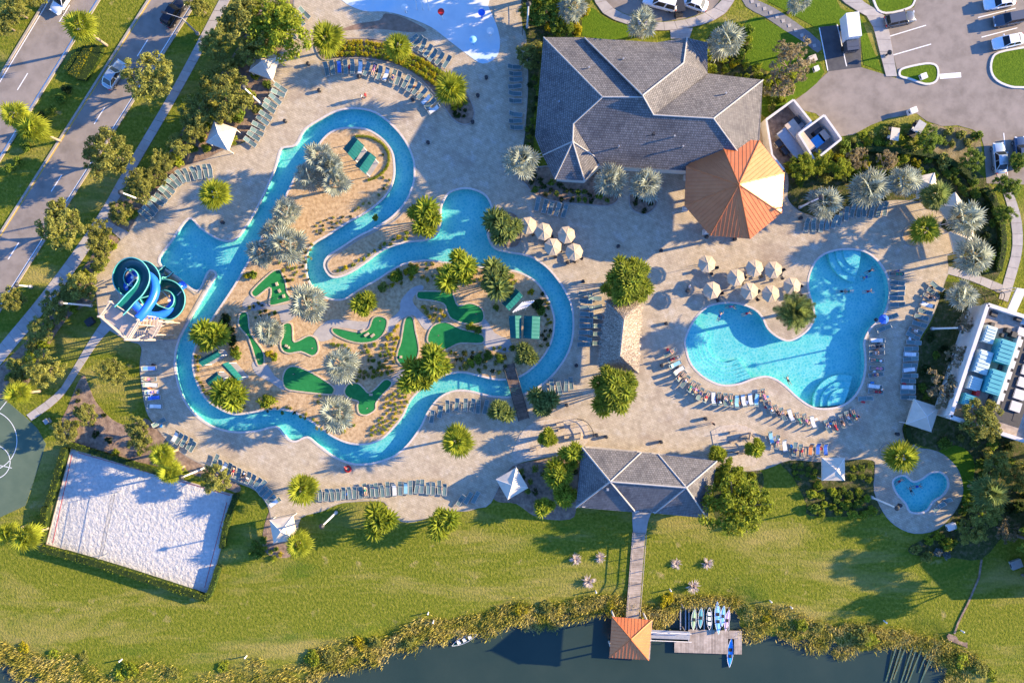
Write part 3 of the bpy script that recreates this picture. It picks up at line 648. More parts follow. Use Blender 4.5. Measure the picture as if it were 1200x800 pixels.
def metal_roof(name, label, verts, apex, eave, col_r, parent_kind='gazebo', cat='gazebo', seam=.55, base=0.0):
    g = empty(name); tag(g, label, cat); n = len(verts)
    for i in range(n):
        a, b = verts[i], verts[(i+1) % n]
        roof_slope([a, b, apex], g, 'copper', name='roof_panel', thick=.1)
        # standing seams run up the slope from the eave
        e = (b-a); L = e.length; e.normalize(); c = (a+b)/2; upv = (apex-c); mb = MB()
        nn = e.cross(upv).normalized(); nn = nn if nn.z > 0 else -nn
        k = -int(L/2/seam)
        while k*seam < L/2:
            s = k*seam; t = 1-abs(s)/(L/2)
            # exact length: seam parallel to the apothem, ends on the hip
            p0 = c+e*s; p1 = p0+upv*t
            if t > .04: mb.tube([p0+nn*.02, p1+nn*.02], .024, 4)
            k += 1
        mb.build('standing_seams', M['copper'], g)['kind'] = 'stuff'
        cap(a, apex, g, 'copper', .09, 'hip_cap')
    ctr = Vector((apex.x, apex.y, 0))
    for v in verts:
        q = ctr+(Vector((v.x, v.y, 0))-ctr)*.82
        mb = MB(); mb.tube([(q.x, q.y, base), (q.x, q.y, eave+.1)], col_r, 8); mb.box((q.x, q.y, base+.35), (col_r*3.4, col_r*3.4, .7)); mb.build('column', M['stucco'], g)
    MB().tube([apex+Vector((0,0,-.1)), apex+Vector((0,0,.35))], [.2, .05], 8).build('finial', M['copper'], g)
    return g
gz = [A(x, y, 4.6) for x, y in pts("842,161 890,165 919,203 916,250 879,280 832,276 802,241 804,195")]
g = metal_roof('gazebo', 'big octagonal gazebo with orange copper standing seam roof', gz, A(866,216,9.0), 4.6, .22)
bar = MB(); bar.box((0,0,.55), (4.2, 2.6, 1.1)); bo = bar.build('bar_counter', M['stucco'], g); bo.location = A(862,222,0)
origin(g, P(850,230))
dz = -.3
dg = [A(x, y, 3.2) for x, y in pts("717,722 764,726 760,773 714,770")]
g = metal_roof('dock_gazebo', 'small square gazebo with orange copper pyramid roof over the pond', dg, A(739.5,748.5,5.4), 3.2, .14, base=-2.2, seam=.5)
mb = MB()
for i in range(20):
    y = -2.9+i*.3; mb.box((0, y, 0), (6.0, .27, .08))
fl = mb.build('floor_boards', M['wood'], g); fl['kind'] = 'stuff'; fl.location = A(740,747,.1); fl.rotation_euler.z = rad(-4)
origin(g, P(737,742))

# ---- lakeside pavilion
pv = empty('pavilion'); tag(pv, 'grey tiled pavilion with two crossed hip roofs at the lawn edge', 'building')
E = 3.4; LA, RA = A(715,564,6.6), A(804,571,6.6)
c1, c2, c3, c4 = A(682,524,E), A(751,530,E), A(745,600,E), A(675,594,E)
d1, d2, d3, d4 = A(771,532,E), A(840,540,E), A(829,607,E), A(767,601,E)
for f in ([c1, c2, LA], [c4, c1, LA], [c3, c4, LA], [d1, d2, RA], [d2, d3, RA], [d3, d4, RA], [c2, d1, RA, LA], [d4, c3, LA, RA]): roof_slope(f, pv)
for a in (c1, c2, c3, c4): cap(a, LA, pv, r=.12)
for a in (d1, d2, d3, d4): cap(a, RA, pv, r=.12)
cap(LA, RA, pv, r=.12)
for q in (c1, c2, d1, d2, d3, d4, c3, c4):
    ctr = Vector((A(759,568,0).x, A(759,568,0).y, 0)); p = ctr+(Vector((q.x, q.y, 0))-ctr)*.9
    MB().box((p.x, p.y, E/2), (.45, .45, E+.3)).build('column', M['stucco'], pv)
MB().prism(shrink([(p.x, p.y) for p in (c1, d2, d3, c4)], .96), 0, .09).build('floor_slab', M['concrete'], pv)
MB().box(A(712,573,6.3), (.3,.3,.6)).build('vent_pipe', M['grey_metal'], pv)
origin(pv, P(757,568))

# ---- thatched bar
th = empty('thatched_hut'); tag(th, 'long thatched roof bar hut between two palm clumps', 'hut')
te = [A(711,352,2.7), A(752,353,2.7), A(747,436,2.7), A(702,430,2.7)]; t1, t2 = A(731,374,5.4), A(726.5,417,5.4)
for f in ([te[0], te[1], t1], [te[1], te[2], t2, t1], [te[2], te[3], t2], [te[3], te[0], t1, t2]): roof_slope(f, th, 'thatch', thick=.3, name='thatch_slope')
mb = MB(); rnd = random.Random(5)
for f in ([te[0], te[1], t1, t1], [te[1], te[2], t2, t1], [te[2], te[3], t2, t2], [te[3], te[0], t1, t2]):
    n_ = (f[1]-f[0]).cross(f[3]-f[0]).normalized(); n_ = n_ if n_.z > 0 else -n_
    for _ in range(1500):
        u, v = rnd.random(), rnd.random(); a = f[0].lerp(f[1], u); b = f[3].lerp(f[2], u); p = a.lerp(b, v); dn = (a-b).normalized()
        side = dn.cross(n_)*rnd.uniform(.03, .09); q = p+dn*rnd.uniform(.25, .7)+n_*.02; mb.face([p+side+n_*.05, p-side+n_*.05, q-side*.4+n_*rnd.uniform(.05,.16), q+side*.4+n_*.08])
o = mb.build('straw', M['thatch'], th); o['kind'] = 'stuff'
MB().tube([t1, t2], .22, 8).build('ridge_roll', M['thatch'], th)
for q in te:
    ctr = P(727,394); p = ctr+(Vector((q.x, q.y, 0))-ctr)*.86; MB().tube([(p.x,p.y,0),(p.x,p.y,2.9)], .13, 8).build('post', M['wood'], th)
o = MB().box((0,0,.55), (2.4, 7.6, 1.1)).build('bar_counter', M['wood'], th); o.location = P(727,393)
origin(th, P(727,393))

# ---- flat roofed building on the east edge
fb = empty('flat_roof_building'); tag(fb, 'flat roofed white building with roof plant and rows of pale skylights', 'building')
HB = 4.2; q = [A(1157,357,HB), A(1258,390,HB), A(1215,521,HB), A(1113,488,HB)]
MB().prism([(p.x, p.y) for p in q], -.05, HB-.7).build('wall', M['stucco'], fb)
o = MB().prism(shrink([(p.x, p.y) for p in q], .985), HB-.71, HB-.66).build('roof_deck', M['wood'], fb)
for i in range(4):
    a, b = q[i], q[(i+1) % 4]; MB().ribbon([(a.x, a.y), (b.x, b.y)], .55, HB-.8, HB+.2).build('parapet', M['white_wall'], fb)
AN = math.atan2(-(390-357), 101)   # roof axis
def unit(x, y, wx, wy, h, m, name, z=HB-.66):
    mb = MB(); mb.box((0,0,h/2), (wx*S, wy*S, h)); 
    if name == 'roof_unit':
        for k in range(5): mb.box((0,(k-2)*wy*S/5.5,h+.03), (wx*S*.86, wy*S/8, .06))
    o = mb.build(name, M[m], fb); o.location = A(x, y, z); o.rotation_euler.z = AN; return o
M['pale_unit'] = mat('pale_unit', [(.42,.52,.47),(.5,.6,.55)], 1, .5, spec=.4); M['teal_unit'] = mat('teal_unit', [(.05,.3,.33),(.08,.36,.38)], 1, .4, spec=.4); M['orange_floor'] = mat('orange_floor', [(.5,.3,.12),(.6,.38,.17)], 1, .8)
for a in ((1155,392,12,19,1.0,'pale_unit'), (1147,424,15,26,1.1,'pale_unit'), (1170,412,17,26,1.5,'teal_unit'), (1158,447,16,27,1.6,'teal_unit'), (1138,449,14,15,.9,'pale_unit'), (1131,468,13,13,.9,'teal_unit')): unit(*a, 'roof_unit')
unit(1126,484,16,8,.05,'orange_floor','roof_mat')
for a in ((1178,387,5,5,.8),(1184,392,6,6,.9),(1173,393,5,4,.6),(1160,380,4,4,.7),(1163,368,7,5,.5),(1191,373,6,6,.7)): unit(*a,'dark_metal','fan_unit')
unit(1141,460,4,6,1.0,'red','fan_unit')
mb = MB()
for k in range(22): mb.box((k*.42*math.sin(-AN)*0, 0, 0), (.01,.01,.01))
o = unit(1176,437,3.2,88,.9,'white_wall','duct'); 
unit(1169,438,4,80,.25,'dark_metal','cable_tray'); unit(1187,440,5,92,.06,'dark_metal','gutter'); unit(1203,446,4,96,.06,'dark_metal','gutter')
unit(1196,441,32,112,.03,'dark_metal','dark_roofing')
for k in range(8):
    t = k/7; 
    unit(1200-t*29, 376+t*88, 9, 9, .28, 'white_wall', 'skylight')
for k in range(7):
    t = k/6; unit(1216-t*27, 392+t*84, 12, 11, .28, 'white_wall', 'skylight')
origin(fb, P(1170,430))
wl_ = empty('entrance_canopy'); tag(wl_, 'long narrow white canopy beside the flat roofed building', 'canopy')
q = [A(1192,337,3), A(1203,339,3), A(1190,368,3), A(1180,364,3)]
MB().prism([(p.x,p.y) for p in q], 2.8, 3.0, bottom=True).build('roof', M['white_wall'], wl_)
for p in q: MB().tube([(p.x*.998,p.y*.998,0),(p.x*.998,p.y*.998,2.85)], .07).build('post', M['white_metal'], wl_)
origin(wl_, P(1190,352))

nh = empty('neighbour_house'); tag(nh, 'hip roofed house beyond the eastern lawn', 'house')
hq = [A(x, y, 3.4) for x, y in pts("1222,596 1330,590 1330,690 1222,694")]; h1, h2 = A(1268,643,6.0), A(1288,642,6.0)
for f in ([hq[0], hq[1], h2, h1], [hq[1], hq[2], h2], [hq[2], hq[3], h1, h2], [hq[3], hq[0], h1]): roof_slope(f, nh)
walls(hq, 3.3, nh, .92); origin(nh, P(1275,642))
# ---- service yard
def yard(name, label, corners, h, skip=(), floor='soil'):
    y = empty(name); tag(y, label, 'enclosure'); n = len(corners)
    for i in range(n):
        if i in skip: continue
        a, b = A(*corners[i], h), A(*corners[(i+1) % n], h); MB().ribbon([(a.x,a.y),(b.x,b.y)], .3, -.05, h+random.uniform(0,.01)).build('wall', M['white_wall'], y)
    p = [(A(*c, h).x, A(*c, h).y) for c in corners]; MB().prism(p, -.02, .06).build('floor', M[floor], y)
    return origin(y, shrink(p, 0)[0])
yard('bin_enclosure', 'white walled bin enclosure holding a blue skip', pts("936,157 966,135 986,163 955,188"), 2.4, (), 'concrete')
yard('service_yard', 'brown floored service yard behind white and cream walls beside the gazebo', pts("898,140 930,117 951,143 936,157 948,177 919,199 905,182"), 2.2, (4,), 'soil')
def crate(name, label, cat, x, y, dims, rz, m, lid=None, z=.06, group=None):
    c = P(x, y); e = empty(name, (c.x, c.y, z), rad(rz)); tag(e, label, cat, group)
    mb = MB(); mb.box((0,0,dims[2]/2), dims); mb.build('body', M[m], e)
    mb = MB(); mb.box((0,0,dims[2]+.04), (dims[0]*1.05, dims[1]*1.05, .08)); mb.build('lid', M[lid or m], e)
    for sx in (-1, 1): MB().box((sx*(dims[0]/2+.05), 0, dims[2]*.7), (.1, dims[1]*.5, .1)).build('handle', M['dark_metal'], e)
    return e
crate('skip', 'blue waste skip inside the white walled enclosure', 'skip', 954, 168, (1.7,1.5,1.2), 38, 'bin_blue')
crate('skip', 'cream lidded waste skip beside the blue skip', 'skip', 961, 162, (1.2,1.5,1.2), 38, 'stucco', 'cream_metal')
crate('skip', 'dark waste skip behind the blue one in the white enclosure', 'skip', 956, 158, (1.2,1.2,1.1), 38, 'dark_metal')
crate('plant_box', 'long tan duct box in the brown service yard', 'duct', 933, 163, (1.6,5.2,1.3), 38, 'cream_metal')
crate('plant_box', 'wide flat grey plant roof in the brown service yard', 'plant', 926, 168, (2.6,4.6,1.1), 38, 'grey_metal')
crate('cooling_unit', 'dark cooling unit by the tall yard wall', 'cooling unit', 928, 146, (1.5,1.2,1.0), 38, 'dark_metal')
crate('cooling_unit', 'small blue grey cooling unit near the yard gate', 'cooling unit', 936, 149, (.8,.7,.8), 38, 'grey_metal')
crate('cooling_unit', 'cream cooling unit with dark top at the gazebo end of the yard', 'cooling unit', 911, 169, (1.3,1.0,.9), 38, 'cream_metal', 'dark_metal')
crate('cooling_unit', 'dark square cooling unit beside the flat plant roof', 'cooling unit', 919, 177, (1.3,1.2,.8), 38, 'dark_metal')
# utility boxes
for (x, y, d, m, l) in ((1066,132,(1.0,.8,1.1),'white_metal','white utility box at the edge of the car park drive'), (1080,91,(.9,.8,.5),'white_metal','white utility box on the oval kerb island'), (1113,616,(1.3,.9,.5),'white_metal','white utility box on the grass below the spa deck'), (955,82,(.7,.7,.6),'white_metal','white utility box near the dark parking bay'), (107,377,(1.0,1.2,.5),'dark_metal','dark utility box on the grass beside the slide'), (1189,660,(1.6,1.2,.4),'grey_metal','grey framed utility hatch on the eastern lawn'), (58,493,(.7,.6,.8),'grey_metal','grey utility box beside the ball court'), (950,71,(1.1,.9,.8),'canvas','pale round topped box near the dark parking bay')):
    crate('utility_box', l, 'utility box', x, y, d, 20 if x > 600 else -55, m, z=.12 if x == 1080 else 0)

# ---- pyramid shade cabanas
def cabana(x, y, size, rz, label, h=3.0, group=None, m='canvas', mark_=False):
    c = P(x, y, h-.4); e = empty('shade_cabana', (c.x, c.y, DZ if 600 > 0 else 0), rad(rz)); tag(e, label, 'cabana', group); s = size*S/2
    v = [Vector(a) for a in ((-s,-s,h-.8), (s,-s,h-.8), (s,s,h-.8), (-s,s,h-.8))]; ap = Vector((0,0,h+.25))
    for i in range(4):
        a, b = v[i], v[(i+1) % 4]; mb = MB(); mdl = (a+b)/2+Vector((0,0,.03)); q = ap.lerp(mdl, .5)-Vector((0,0,.07))
        mb.face([a, mdl, q]); mb.face([mdl, b, q]); mb.face([a, q, ap]); mb.face([q, b, ap]); mb.face([a, b, b-Vector((0,0,.3)), a-Vector((0,0,.3))])
        mb.build('canopy_panel', M[m], e); 
        MB().tube([(a.x*.93,a.y*.93,-.1),(a.x*.93,a.y*.93,h-.8)], .05).build('post', M['white_metal'], e)
        MB().tube([a+Vector((0,0,.02)), ap+Vector((0,0,.02))], .035, 5).build('seam', M['white_metal'], e)
    return e
for a in ((258,158,27,-20,'cream pyramid shade cabana in the shrubs by the footpath'), (309,74,28,-20,'grey shaded pyramid cabana beside the left deck loungers'),
    (331,621,27,10,'cream pyramid shade cabana next to the yellow flower bed by the lower lawn'), (600,567,27,30,'cream pyramid shade cabana on the rounded deck near the pavilion'),
    (978,550,26,0,'white square shade cabana between the pool deck shrubs'), (1083,487,30,-18,'cream square shade cabana at the deck corner below the flat roofed building'),
    (1087,217,25,12,'pale cabana roof beside the silver palms along the upper deck edge'), (1118,243,26,35,'pale cabana roof half under a silver palm at the deck corner'), (1131,281,27,14,'pale cabana roof between the two eastern silver palms')):
    cabana(*a)
# ---- teal golf pavilions (gabled metal roofs on posts)
def teal(c4, label, h=2.6, group=None):
    q = [A(x, y, h) for x, y in c4]; e = empty('teal_shelter'); tag(e, label, 'shelter', group)
    if (q[1]-q[0]).length < (q[2]-q[1]).length: q = q[1:]+q[:1]
    r0, r1 = (q[0]+q[3])/2+Vector((0,0,.7)), (q[1]+q[2])/2+Vector((0,0,.7))
    for f in ([q[0], q[1], r1, r0], [q[2], q[3], r0, r1]):
        roof_slope(f, e, 'teal_roof', name='roof_panel', thick=.06)
        mb = MB(); n = 6
        for k in range(n+1):
            a = f[0].lerp(f[1], k/n); b = f[3].lerp(f[2], k/n); mb.tube([a+Vector((0,0,.03)), b+Vector((0,0,.03))], .03, 4)
        mb.build('standing_seams', M['teal_roof'], e)['kind'] = 'stuff'
    cap(r0, r1, e, 'teal_roof', .06)
    ctr = (q[0]+q[2])/2
    for p in q:
        z = ctr+(p-ctr)*.86; MB().tube([(z.x,z.y,0),(z.x,z.y,h+.1)], .06).build('post', M['white_metal'], e)
    MB().prism([tuple((ctr+(p-ctr)*.95).xy) for p in q], 0, .08).build('floor', M['concrete'], e)
    return origin(e, (ctr.x, ctr.y))
teal(pts("414,160 427,171 416,189 402,174"), 'teal metal roofed shelter beside the date palm sand loop, nearer the silver palms')
teal(pts("430,177 441,185 429,204 416,194"), 'teal metal roofed shelter nearer the flowered rim of the river loop')
teal(pts("233,421 256,409 260,416 238,429"), 'slim teal roofed shelter below the yellow green palm on the river bank')
teal(pts("259,428 268,424 285,443 277,447"), 'teal roofed shelter beside the long narrow putting green')
teal(pts("241,445 254,435 262,443 249,453"), 'small teal roofed shelter next to the lower yellow green palm')
teal(pts("588,355 604,338 613,347 597,364"), 'dark teal tilted roof beside the white slatted pergola')
teal(pts("596,370 611,370 611,396 598,396"), 'dark teal roof with pale hatch by the golf path')
teal(pts("614,370 633,371 632,397 613,396"), 'dark teal roof with bright ridge near the river wall')
pg = empty('pergola'); tag(pg, 'white slatted pergola between the dark teal roofs', 'pergola')
for k in range(6):
    a = A(601+k*3, 366-k*1.2, 2.5); b = A(613+k*2.6, 354-k*.4, 2.5); MB().box((a+b)/2, ((b-a).length, .2, .12), math.atan2(b.y-a.y, b.x-a.x)).build('slat', M['white_metal'], pg)
for x, y in ((602,365),(616,362),(613,355),(624,354)): p = A(x, y, 2.4); MB().tube([(p.x,p.y,0),(p.x,p.y,2.45)], .05).build('post', M['white_metal'], pg)
origin(pg, P(612,360))

# ================================================================== WATER SLIDE
def sweep_u(path, r, m_in, name, parent, closed=False, rim=None):
    path = [Vector(p) for p in catmull([tuple(p) for p in path], False, 5)]; mb = MB(); n0 = 0; K = 14
    arc = [(-1.0+2.0*k/K) for k in range(K+1)]; L = len(path)
    def fr(i):
        t = (path[min(i+1, L-1)]-path[max(i-1, 0)]).normalized(); s = Vector((0,0,1)).cross(t).normalized(); return t, s, t.cross(s)
    if closed:
        mb.tube(path, r, 14, cap=False); o = mb.build(name, M[m_in], parent, True)
        return o
    for i, p in enumerate(path):
        t, s, u = fr(i)
        for a in arc:
            th = a*math.pi*.56; mb.v.append(tuple(p+s*math.sin(th)*r+u*(-math.cos(th)*r+r*.4)))
    for i in range(L-1):
        for k in range(K):
            a = i*(K+1)+k; mb.f.append((a, a+1, a+K+2, a+K+1)); mb.m.append(0)
    o = mb.build(name, M[m_in], parent, True)
    md = o.modifiers.new('shell', 'SOLIDIFY'); md.thickness = .05
    for sd in (0, K):
        MB().tube([mb.v[i*(K+1)+sd] for i in range(L)], .085, 6).build('rim', M[rim], o, True)
    return o
M['slide_rim'] = mat('slide_rim', [(.10,.42,.36),(.14,.48,.42)], 1, .4, spec=.4)
sd = empty('water_slide'); tag(sd, 'twin water slide with green spiral flume, blue tube and cream tower', 'water slide')
gp = [A(*a) for a in ((141,365,9.6),(147,359,9.5),(155,350,9.2),(164,341,8.9),(170,330,8.5),(170,320,8.2),(164,312,7.9),(155,309,7.6),(146,313,7.2),(141,323,6.8),(143,334,6.4),(152,341,6.0),(165,343,5.6),(177,339,5.2),(183,329,4.9),(180,319,4.5),(172,313,4.2),(162,315,3.9),(160,330,3.6),(170,345,3.4))]
sweep_u(gp, .82, 'slide_green', 'flume', sd, rim='slide_rim')
gp2 = [A(*a) for a in ((170,345,3.4),(180,360,3.3),(190,366,3.2),(201,368,3.1),(210,360,2.9),(212,348,2.7),(206,338,2.5),(196,334,2.3),(188,335,2.0),(186,329,1.6),(189,325,1.0),(195,320,.35),(199,316,.1))]
sweep_u(gp2, .82, 'slide_green', 'flume', sd, rim='slide_rim')
bp_ = [A(*a) for a in ((162,373,9.4),(167,368,9.2),(173,360,8.8),(179,350,8.3),(182,339,7.8),(180,329,7.3),(174,323,6.8),(164,320,6.3),(153,325,5.8),(149,337,5.3),(153,350,4.8),(163,362,4.3),(175,369,3.8),(188,369,3.2),(199,362,2.7),(204,352,2.2),(205,344,1.6),(210,337,.9),(216,333,.3))]
sweep_u(bp_, .62, 'slide_blue', 'tube', sd, True)
# tower: four legs, platforms, stairs
tw = [A(133,354,9), A(166,375,9), A(152,398,9), A(121,371,9)]
for p in tw: MB().tube([(p.x,p.y,0),(p.x,p.y,10.2)], .16, 6).build('tower_leg', M['cream_metal'], sd)
MB().prism([(p.x,p.y) for p in tw], 8.7, 8.85, bottom=True).build('platform', M['cream_metal'], sd)
for i in range(4):
    a, b = tw[i], tw[(i+1) % 4]
    for z in (9.3, 9.8): 
        if i != 0 or z > 9.5: MB().tube([(a.x,a.y,z),(b.x,b.y,z)], .1, 5).build('rail', M['cream_metal'], sd)
    MB().tube([(a.x,a.y,1),(b.x,b.y,7.8)], .09, 5).build('brace', M['cream_metal'], sd)
st = [A(166,375,8.6), A(186,377,6.4), A(178,392,6.3), A(160,392,4.2), A(150,372,3.9), A(150,350,2.0), A(146,332,1.9), A(152,322,0.1)]
for k in range(len(st)-1):
    a, b = st[k], st[k+1]; d = b-a; n = max(2, int(d.length/.45)); s = Vector((-d.y, d.x, 0)).normalized(); mb = MB()
    for i in range(n):
        p = a.lerp(b, (i+.5)/n); mb.box(p, (d.xy.length/n*.95, 1.25, .07), math.atan2(d.y, d.x))
    mb.build('stair_flight', M['cream_metal'], sd)
    for sg in (-1, 1): MB().tube([a+s*sg*.65+Vector((0,0,.95)), b+s*sg*.65+Vector((0,0,.95))], .07, 5).build('handrail', M['cream_metal'], sd)
for p in st[1:-2]: MB().tube([(p.x,p.y,0),(p.x,p.y,p.z)], .1, 6).build('stair_post', M['cream_metal'], sd)
for x, y, h in ((155,325,8.0),(198,352,3.2)):
    p = A(x, y, h); MB().tube([(p.x,p.y,0),(p.x,p.y,h)], .22, 8).build('centre_post', M['white_metal'], sd)
    for k in range(4):
        t = rad(45+90*k); MB().tube([(p.x,p.y,h-.8),(p.x+math.cos(t)*2.0,p.y+math.sin(t)*2.0,h-.9)], .09, 5).build('support_arm', M['white_metal'], sd)
origin(sd, (st[3].x, st[3].y))

# ================================================================== BRIDGE, BOARDWALK, DOCK
br = empty('footbridge'); tag(br, 'brown wooden footbridge with rails crossing the lazy river', 'bridge')
a, b = P(596,427), P(614,491); d = b-a; n = 34; ang = math.atan2(d.y, d.x); mb = MB()
for i in range(n):
    p = a.lerp(b, (i+.5)/n); z = .18+.25*math.sin(math.pi*(i+.5)/n); mb.box((p.x,p.y,z), (d.length/n*.93, 1.7, .06), ang)
mb.build('planks', M['bridge_wood'], br)['kind'] = 'stuff'
s = Vector((-d.y, d.x, 0)).normalized()
for sg in (-1, 1):
    line = [a.lerp(b, k/8)+s*sg*.82+Vector((0,0,1.15+.25*math.sin(math.pi*k/8))) for k in range(9)]
    MB().tube(line, .055, 5).build('handrail', M['dark_metal'], br)
    for p in line[::2]: MB().tube([(p.x,p.y,.1),p], .05, 5).build('rail_post', M['dark_metal'], br)
    MB().tube([q-Vector((0,0,1.02)) for q in line], .07, 4).build('beam', M['wood'], br)
origin(br, P(605,460))
bw = empty('boardwalk'); tag(bw, 'grey plank boardwalk with rope rails leading over the bank to the dock gazebo', 'boardwalk')
a, b = P(748.5,624), P(740.5,726); d = b-a; ang = math.atan2(d.y, d.x); mb = MB(); n = 46
for i in range(n): p = a.lerp(b, (i+.5)/n); mb.box((p.x,p.y,.12), (d.length/n*.92, 1.95, .08), ang)
mb.build('planks', M['wood'], bw)['kind'] = 'stuff'
s = Vector((-d.y, d.x, 0)).normalized()
for sg in (-1, 1):
    MB().tube([a+s*sg*.95+Vector((0,0,1.1)), b+s*sg*.95+Vector((0,0,1.1))], .05, 5).build('handrail', M['wood'], bw)
    for k in range(8): p = a.lerp(b, k/7)+s*sg*.95; MB().tube([(p.x,p.y,-1.9 if k > 4 else -.1),(p.x,p.y,1.15)], .06, 5).build('rail_post', M['wood'], bw)
origin(bw, P(745,640))
sheet('pavilion_path', pts("741,597 763,600 759,612 757,625 742,625 741,612"), .08, 'concrete', 0, .1)
dk = empty('kayak_dock'); tag(dk, 'floating timber kayak dock with a notch for one boat', 'dock')
mb = MB(); zD = -.35; x = 791.0
while x < 868.5:
    top = 752 if x < 806 else 737.5
    def seg(y0, y1):
        p0, p1 = P(x+.9-.02*(y0-750), y0+.03*(x-790), 0), P(x+.9-.02*(y1-750), y1+.03*(x-790), 0); mb.box(((p0.x+p1.x)/2,(p0.y+p1.y)/2,zD), (.215, abs(p0.y-p1.y), .1))
    if 853 < x < 861: seg(top, 747)
    else: seg(top, 765)
    x += 1.8
mb.build('planks', M['wood'], dk)['kind'] = 'stuff'
for x, y in ((796,755),(796,764),(830,742),(830,764),(866,742),(866,764)): p = P(x, y); MB().tube([(p.x,p.y,-2.3),(p.x,p.y,zD-.05)], .2, 8).build('pile', M['wood'], dk)
for x in (798,804,808,817,826,835,845,855): p0, p1 = P(x,712), P(x,738); MB().box(((p0.x+p1.x)/2,(p0.y+p1.y)/2,-.35), (.16, 3.5, .14)).build('launch_rail', M['grey_metal'], dk)
p0, p1 = P(797,711), P(856,713); MB().box(((p0.x+p1.x)/2,(p0.y+p1.y)/2,-.24), (7.9,.16,.12)).build('rack_beam', M['wood'], dk)
for x, y in ((799,708),(801,736),(852,736)): p = P(x, y); MB().tube([(p.x,p.y,-2),(p.x-.15,p.y+.2,1.6)], .09, 6).build('mooring_post', M['wood'], dk)
origin(dk, P(830,752))
gw = empty('gangway'); tag(gw, 'pale metal gangway between the dock gazebo and the kayak dock', 'gangway')
a, b = P(760,742), P(809,745); d = b-a; o = MB().box((0,0,0), (d.length, 1.25, .1)).build('ramp', M['grey_metal'], gw); o.location = (a+b)/2+Vector((0,0,-.1)); o.rotation_euler = (0, rad(2.5), math.atan2(d.y, d.x))
for sg in (-1, 1): MB().tube([(a.x,a.y+sg*.6,1.0),(b.x,b.y+sg*.6,.65)], .05, 5).tube([(a.x+.3,a.y+sg*.6,0),(a.x+.3,a.y+sg*.6,1)], .04, 5).tube([(b.x-.3,b.y+sg*.6,-.3),(b.x-.3,b.y+sg*.6,.65)], .04, 5).build('handrail', M['white_metal'], gw)
origin(gw, ((a+b)/2).xy)
# kayaks
def boat(name, x, y, L, Wd, rz, m, label, z, seats=1, deckm=None, open_=False, cat='kayak'):
    c = P(x, y); e = empty(name, (c.x, c.y, z), rad(rz)); tag(e, label, cat, 'small boats at the water')
    mb = MB(); n = 14; K = 8
    for i in range(n+1):
        t = -1+2*i/n; w_ = Wd/2*max(.03, (1-abs(t)**2.4)); k_ = .10*abs(t)**3
        for k in range(K+1):
            th = math.pi*k/K; mb.v.append((t*L/2, math.cos(th)*w_, .30+k_-math.sin(th)*.30))
    for i in range(n):
        for k in range(K): a = i*(K+1)+k; mb.f.append((a, a+K+1, a+K+2, a+1)); mb.m.append(0)
    hull = mb.build('hull', M[m], e, True)
    if not open_:
        mb = MB()
        for i in range(n+1):
            t = -1+2*i/n; w_ = Wd/2*max(.03, (1-abs(t)**2.4))*.86; mb.v += [(t*L/2*.985, w_, .31+.1*abs(t)**3), (t*L/2*.985, 0, .36+.1*abs(t)**3), (t*L/2*.985, -w_, .31+.1*abs(t)**3)]
        for i in range(n):
            for k in range(2): a = i*3+k; mb.f.append((a, a+1, a+4, a+3)); mb.m.append(0)
        mb.build('deck', M[deckm or m], e)
    mb = MB(); mb.tube([(t*L/2*1.0, Wd/2*max(.03,(1-abs(t)**2.4)), .32+.1*abs(t)**3) for t in [-1+2*i/n for i in range(n+1)]], .03, 5); mb.tube([(t*L/2, -Wd/2*max(.03,(1-abs(t)**2.4)), .32+.1*abs(t)**3) for t in [-1+2*i/n for i in range(n+1)]], .03, 5)
    mb.build('gunwale', M['towel_white'], e)
    for k in range(seats):
        xs = (k-(seats-1)/2)*L*.22
        MB().box((xs, 0, .33), (.42, Wd*.55, .1)).box((xs-.2, 0, .45), (.06, Wd*.5, .22)).build('seat', M['dark_metal' if not open_ else 'towel_white'], e)
    return e
M['kayak_green'] = mat('kayak_green', [(.35,.5,.25),(.42,.55,.3)], 1, .4); M['kayak_teal'] = mat('kayak_teal', [(.1,.33,.33),(.14,.38,.38)], 1, .4)
M['kayak_blue'] = mat('kayak_blue', [(.02,.25,.7),(.03,.32,.78)], 1, .35); M['kayak_sky'] = mat('kayak_sky', [(.2,.5,.8),(.3,.6,.85)], 1, .35); M['kayak_pink'] = mat('kayak_pink', [(.62,.4,.5),(.7,.5,.58)], 1, .4); M['canoe_green'] = mat('canoe_green', [(.02,.2,.18),(.03,.24,.22)], 1, .4)
boat('kayak', 813, 725, 3.2, .75, 86, 'kayak_green', 'pale green kayak on the dock rack', -.28, 1)
boat('kayak', 821, 723, 3.2, .75, 86, 'kayak_teal', 'dull teal kayak on the dock rack', -.28, 1)
boat('canoe', 831, 724, 3.4, .8, 90, 'canoe_green', 'dark green open canoe with white seats on the dock rack', -.28, 3, open_=True, cat='canoe')
boat('kayak', 841, 723, 5.0, .95, 92, 'kayak_blue', 'long bright blue kayak lying across the dock edge', -.26, 2, 'kayak_sky')
boat('kayak', 847, 721, 3.2, .7, 84, 'kayak_sky', 'light blue kayak tucked behind the pink one', -.28, 1)
boat('kayak', 852, 726, 3.3, .75, 80, 'kayak_pink', 'pale pink kayak at the end of the dock rack', -.28, 1)
boat('kayak', 857, 766, 4.4, .9, 86, 'kayak_sky', 'blue and white kayak floating in the dock notch', -.84, 2, 'kayak_blue')
boat('canoe', 544, 751, 4.2, .95, 25, 'canoe_green', 'dark teal open canoe with white seats drifting by the reeds', -.86, 3, open_=True, cat='canoe')
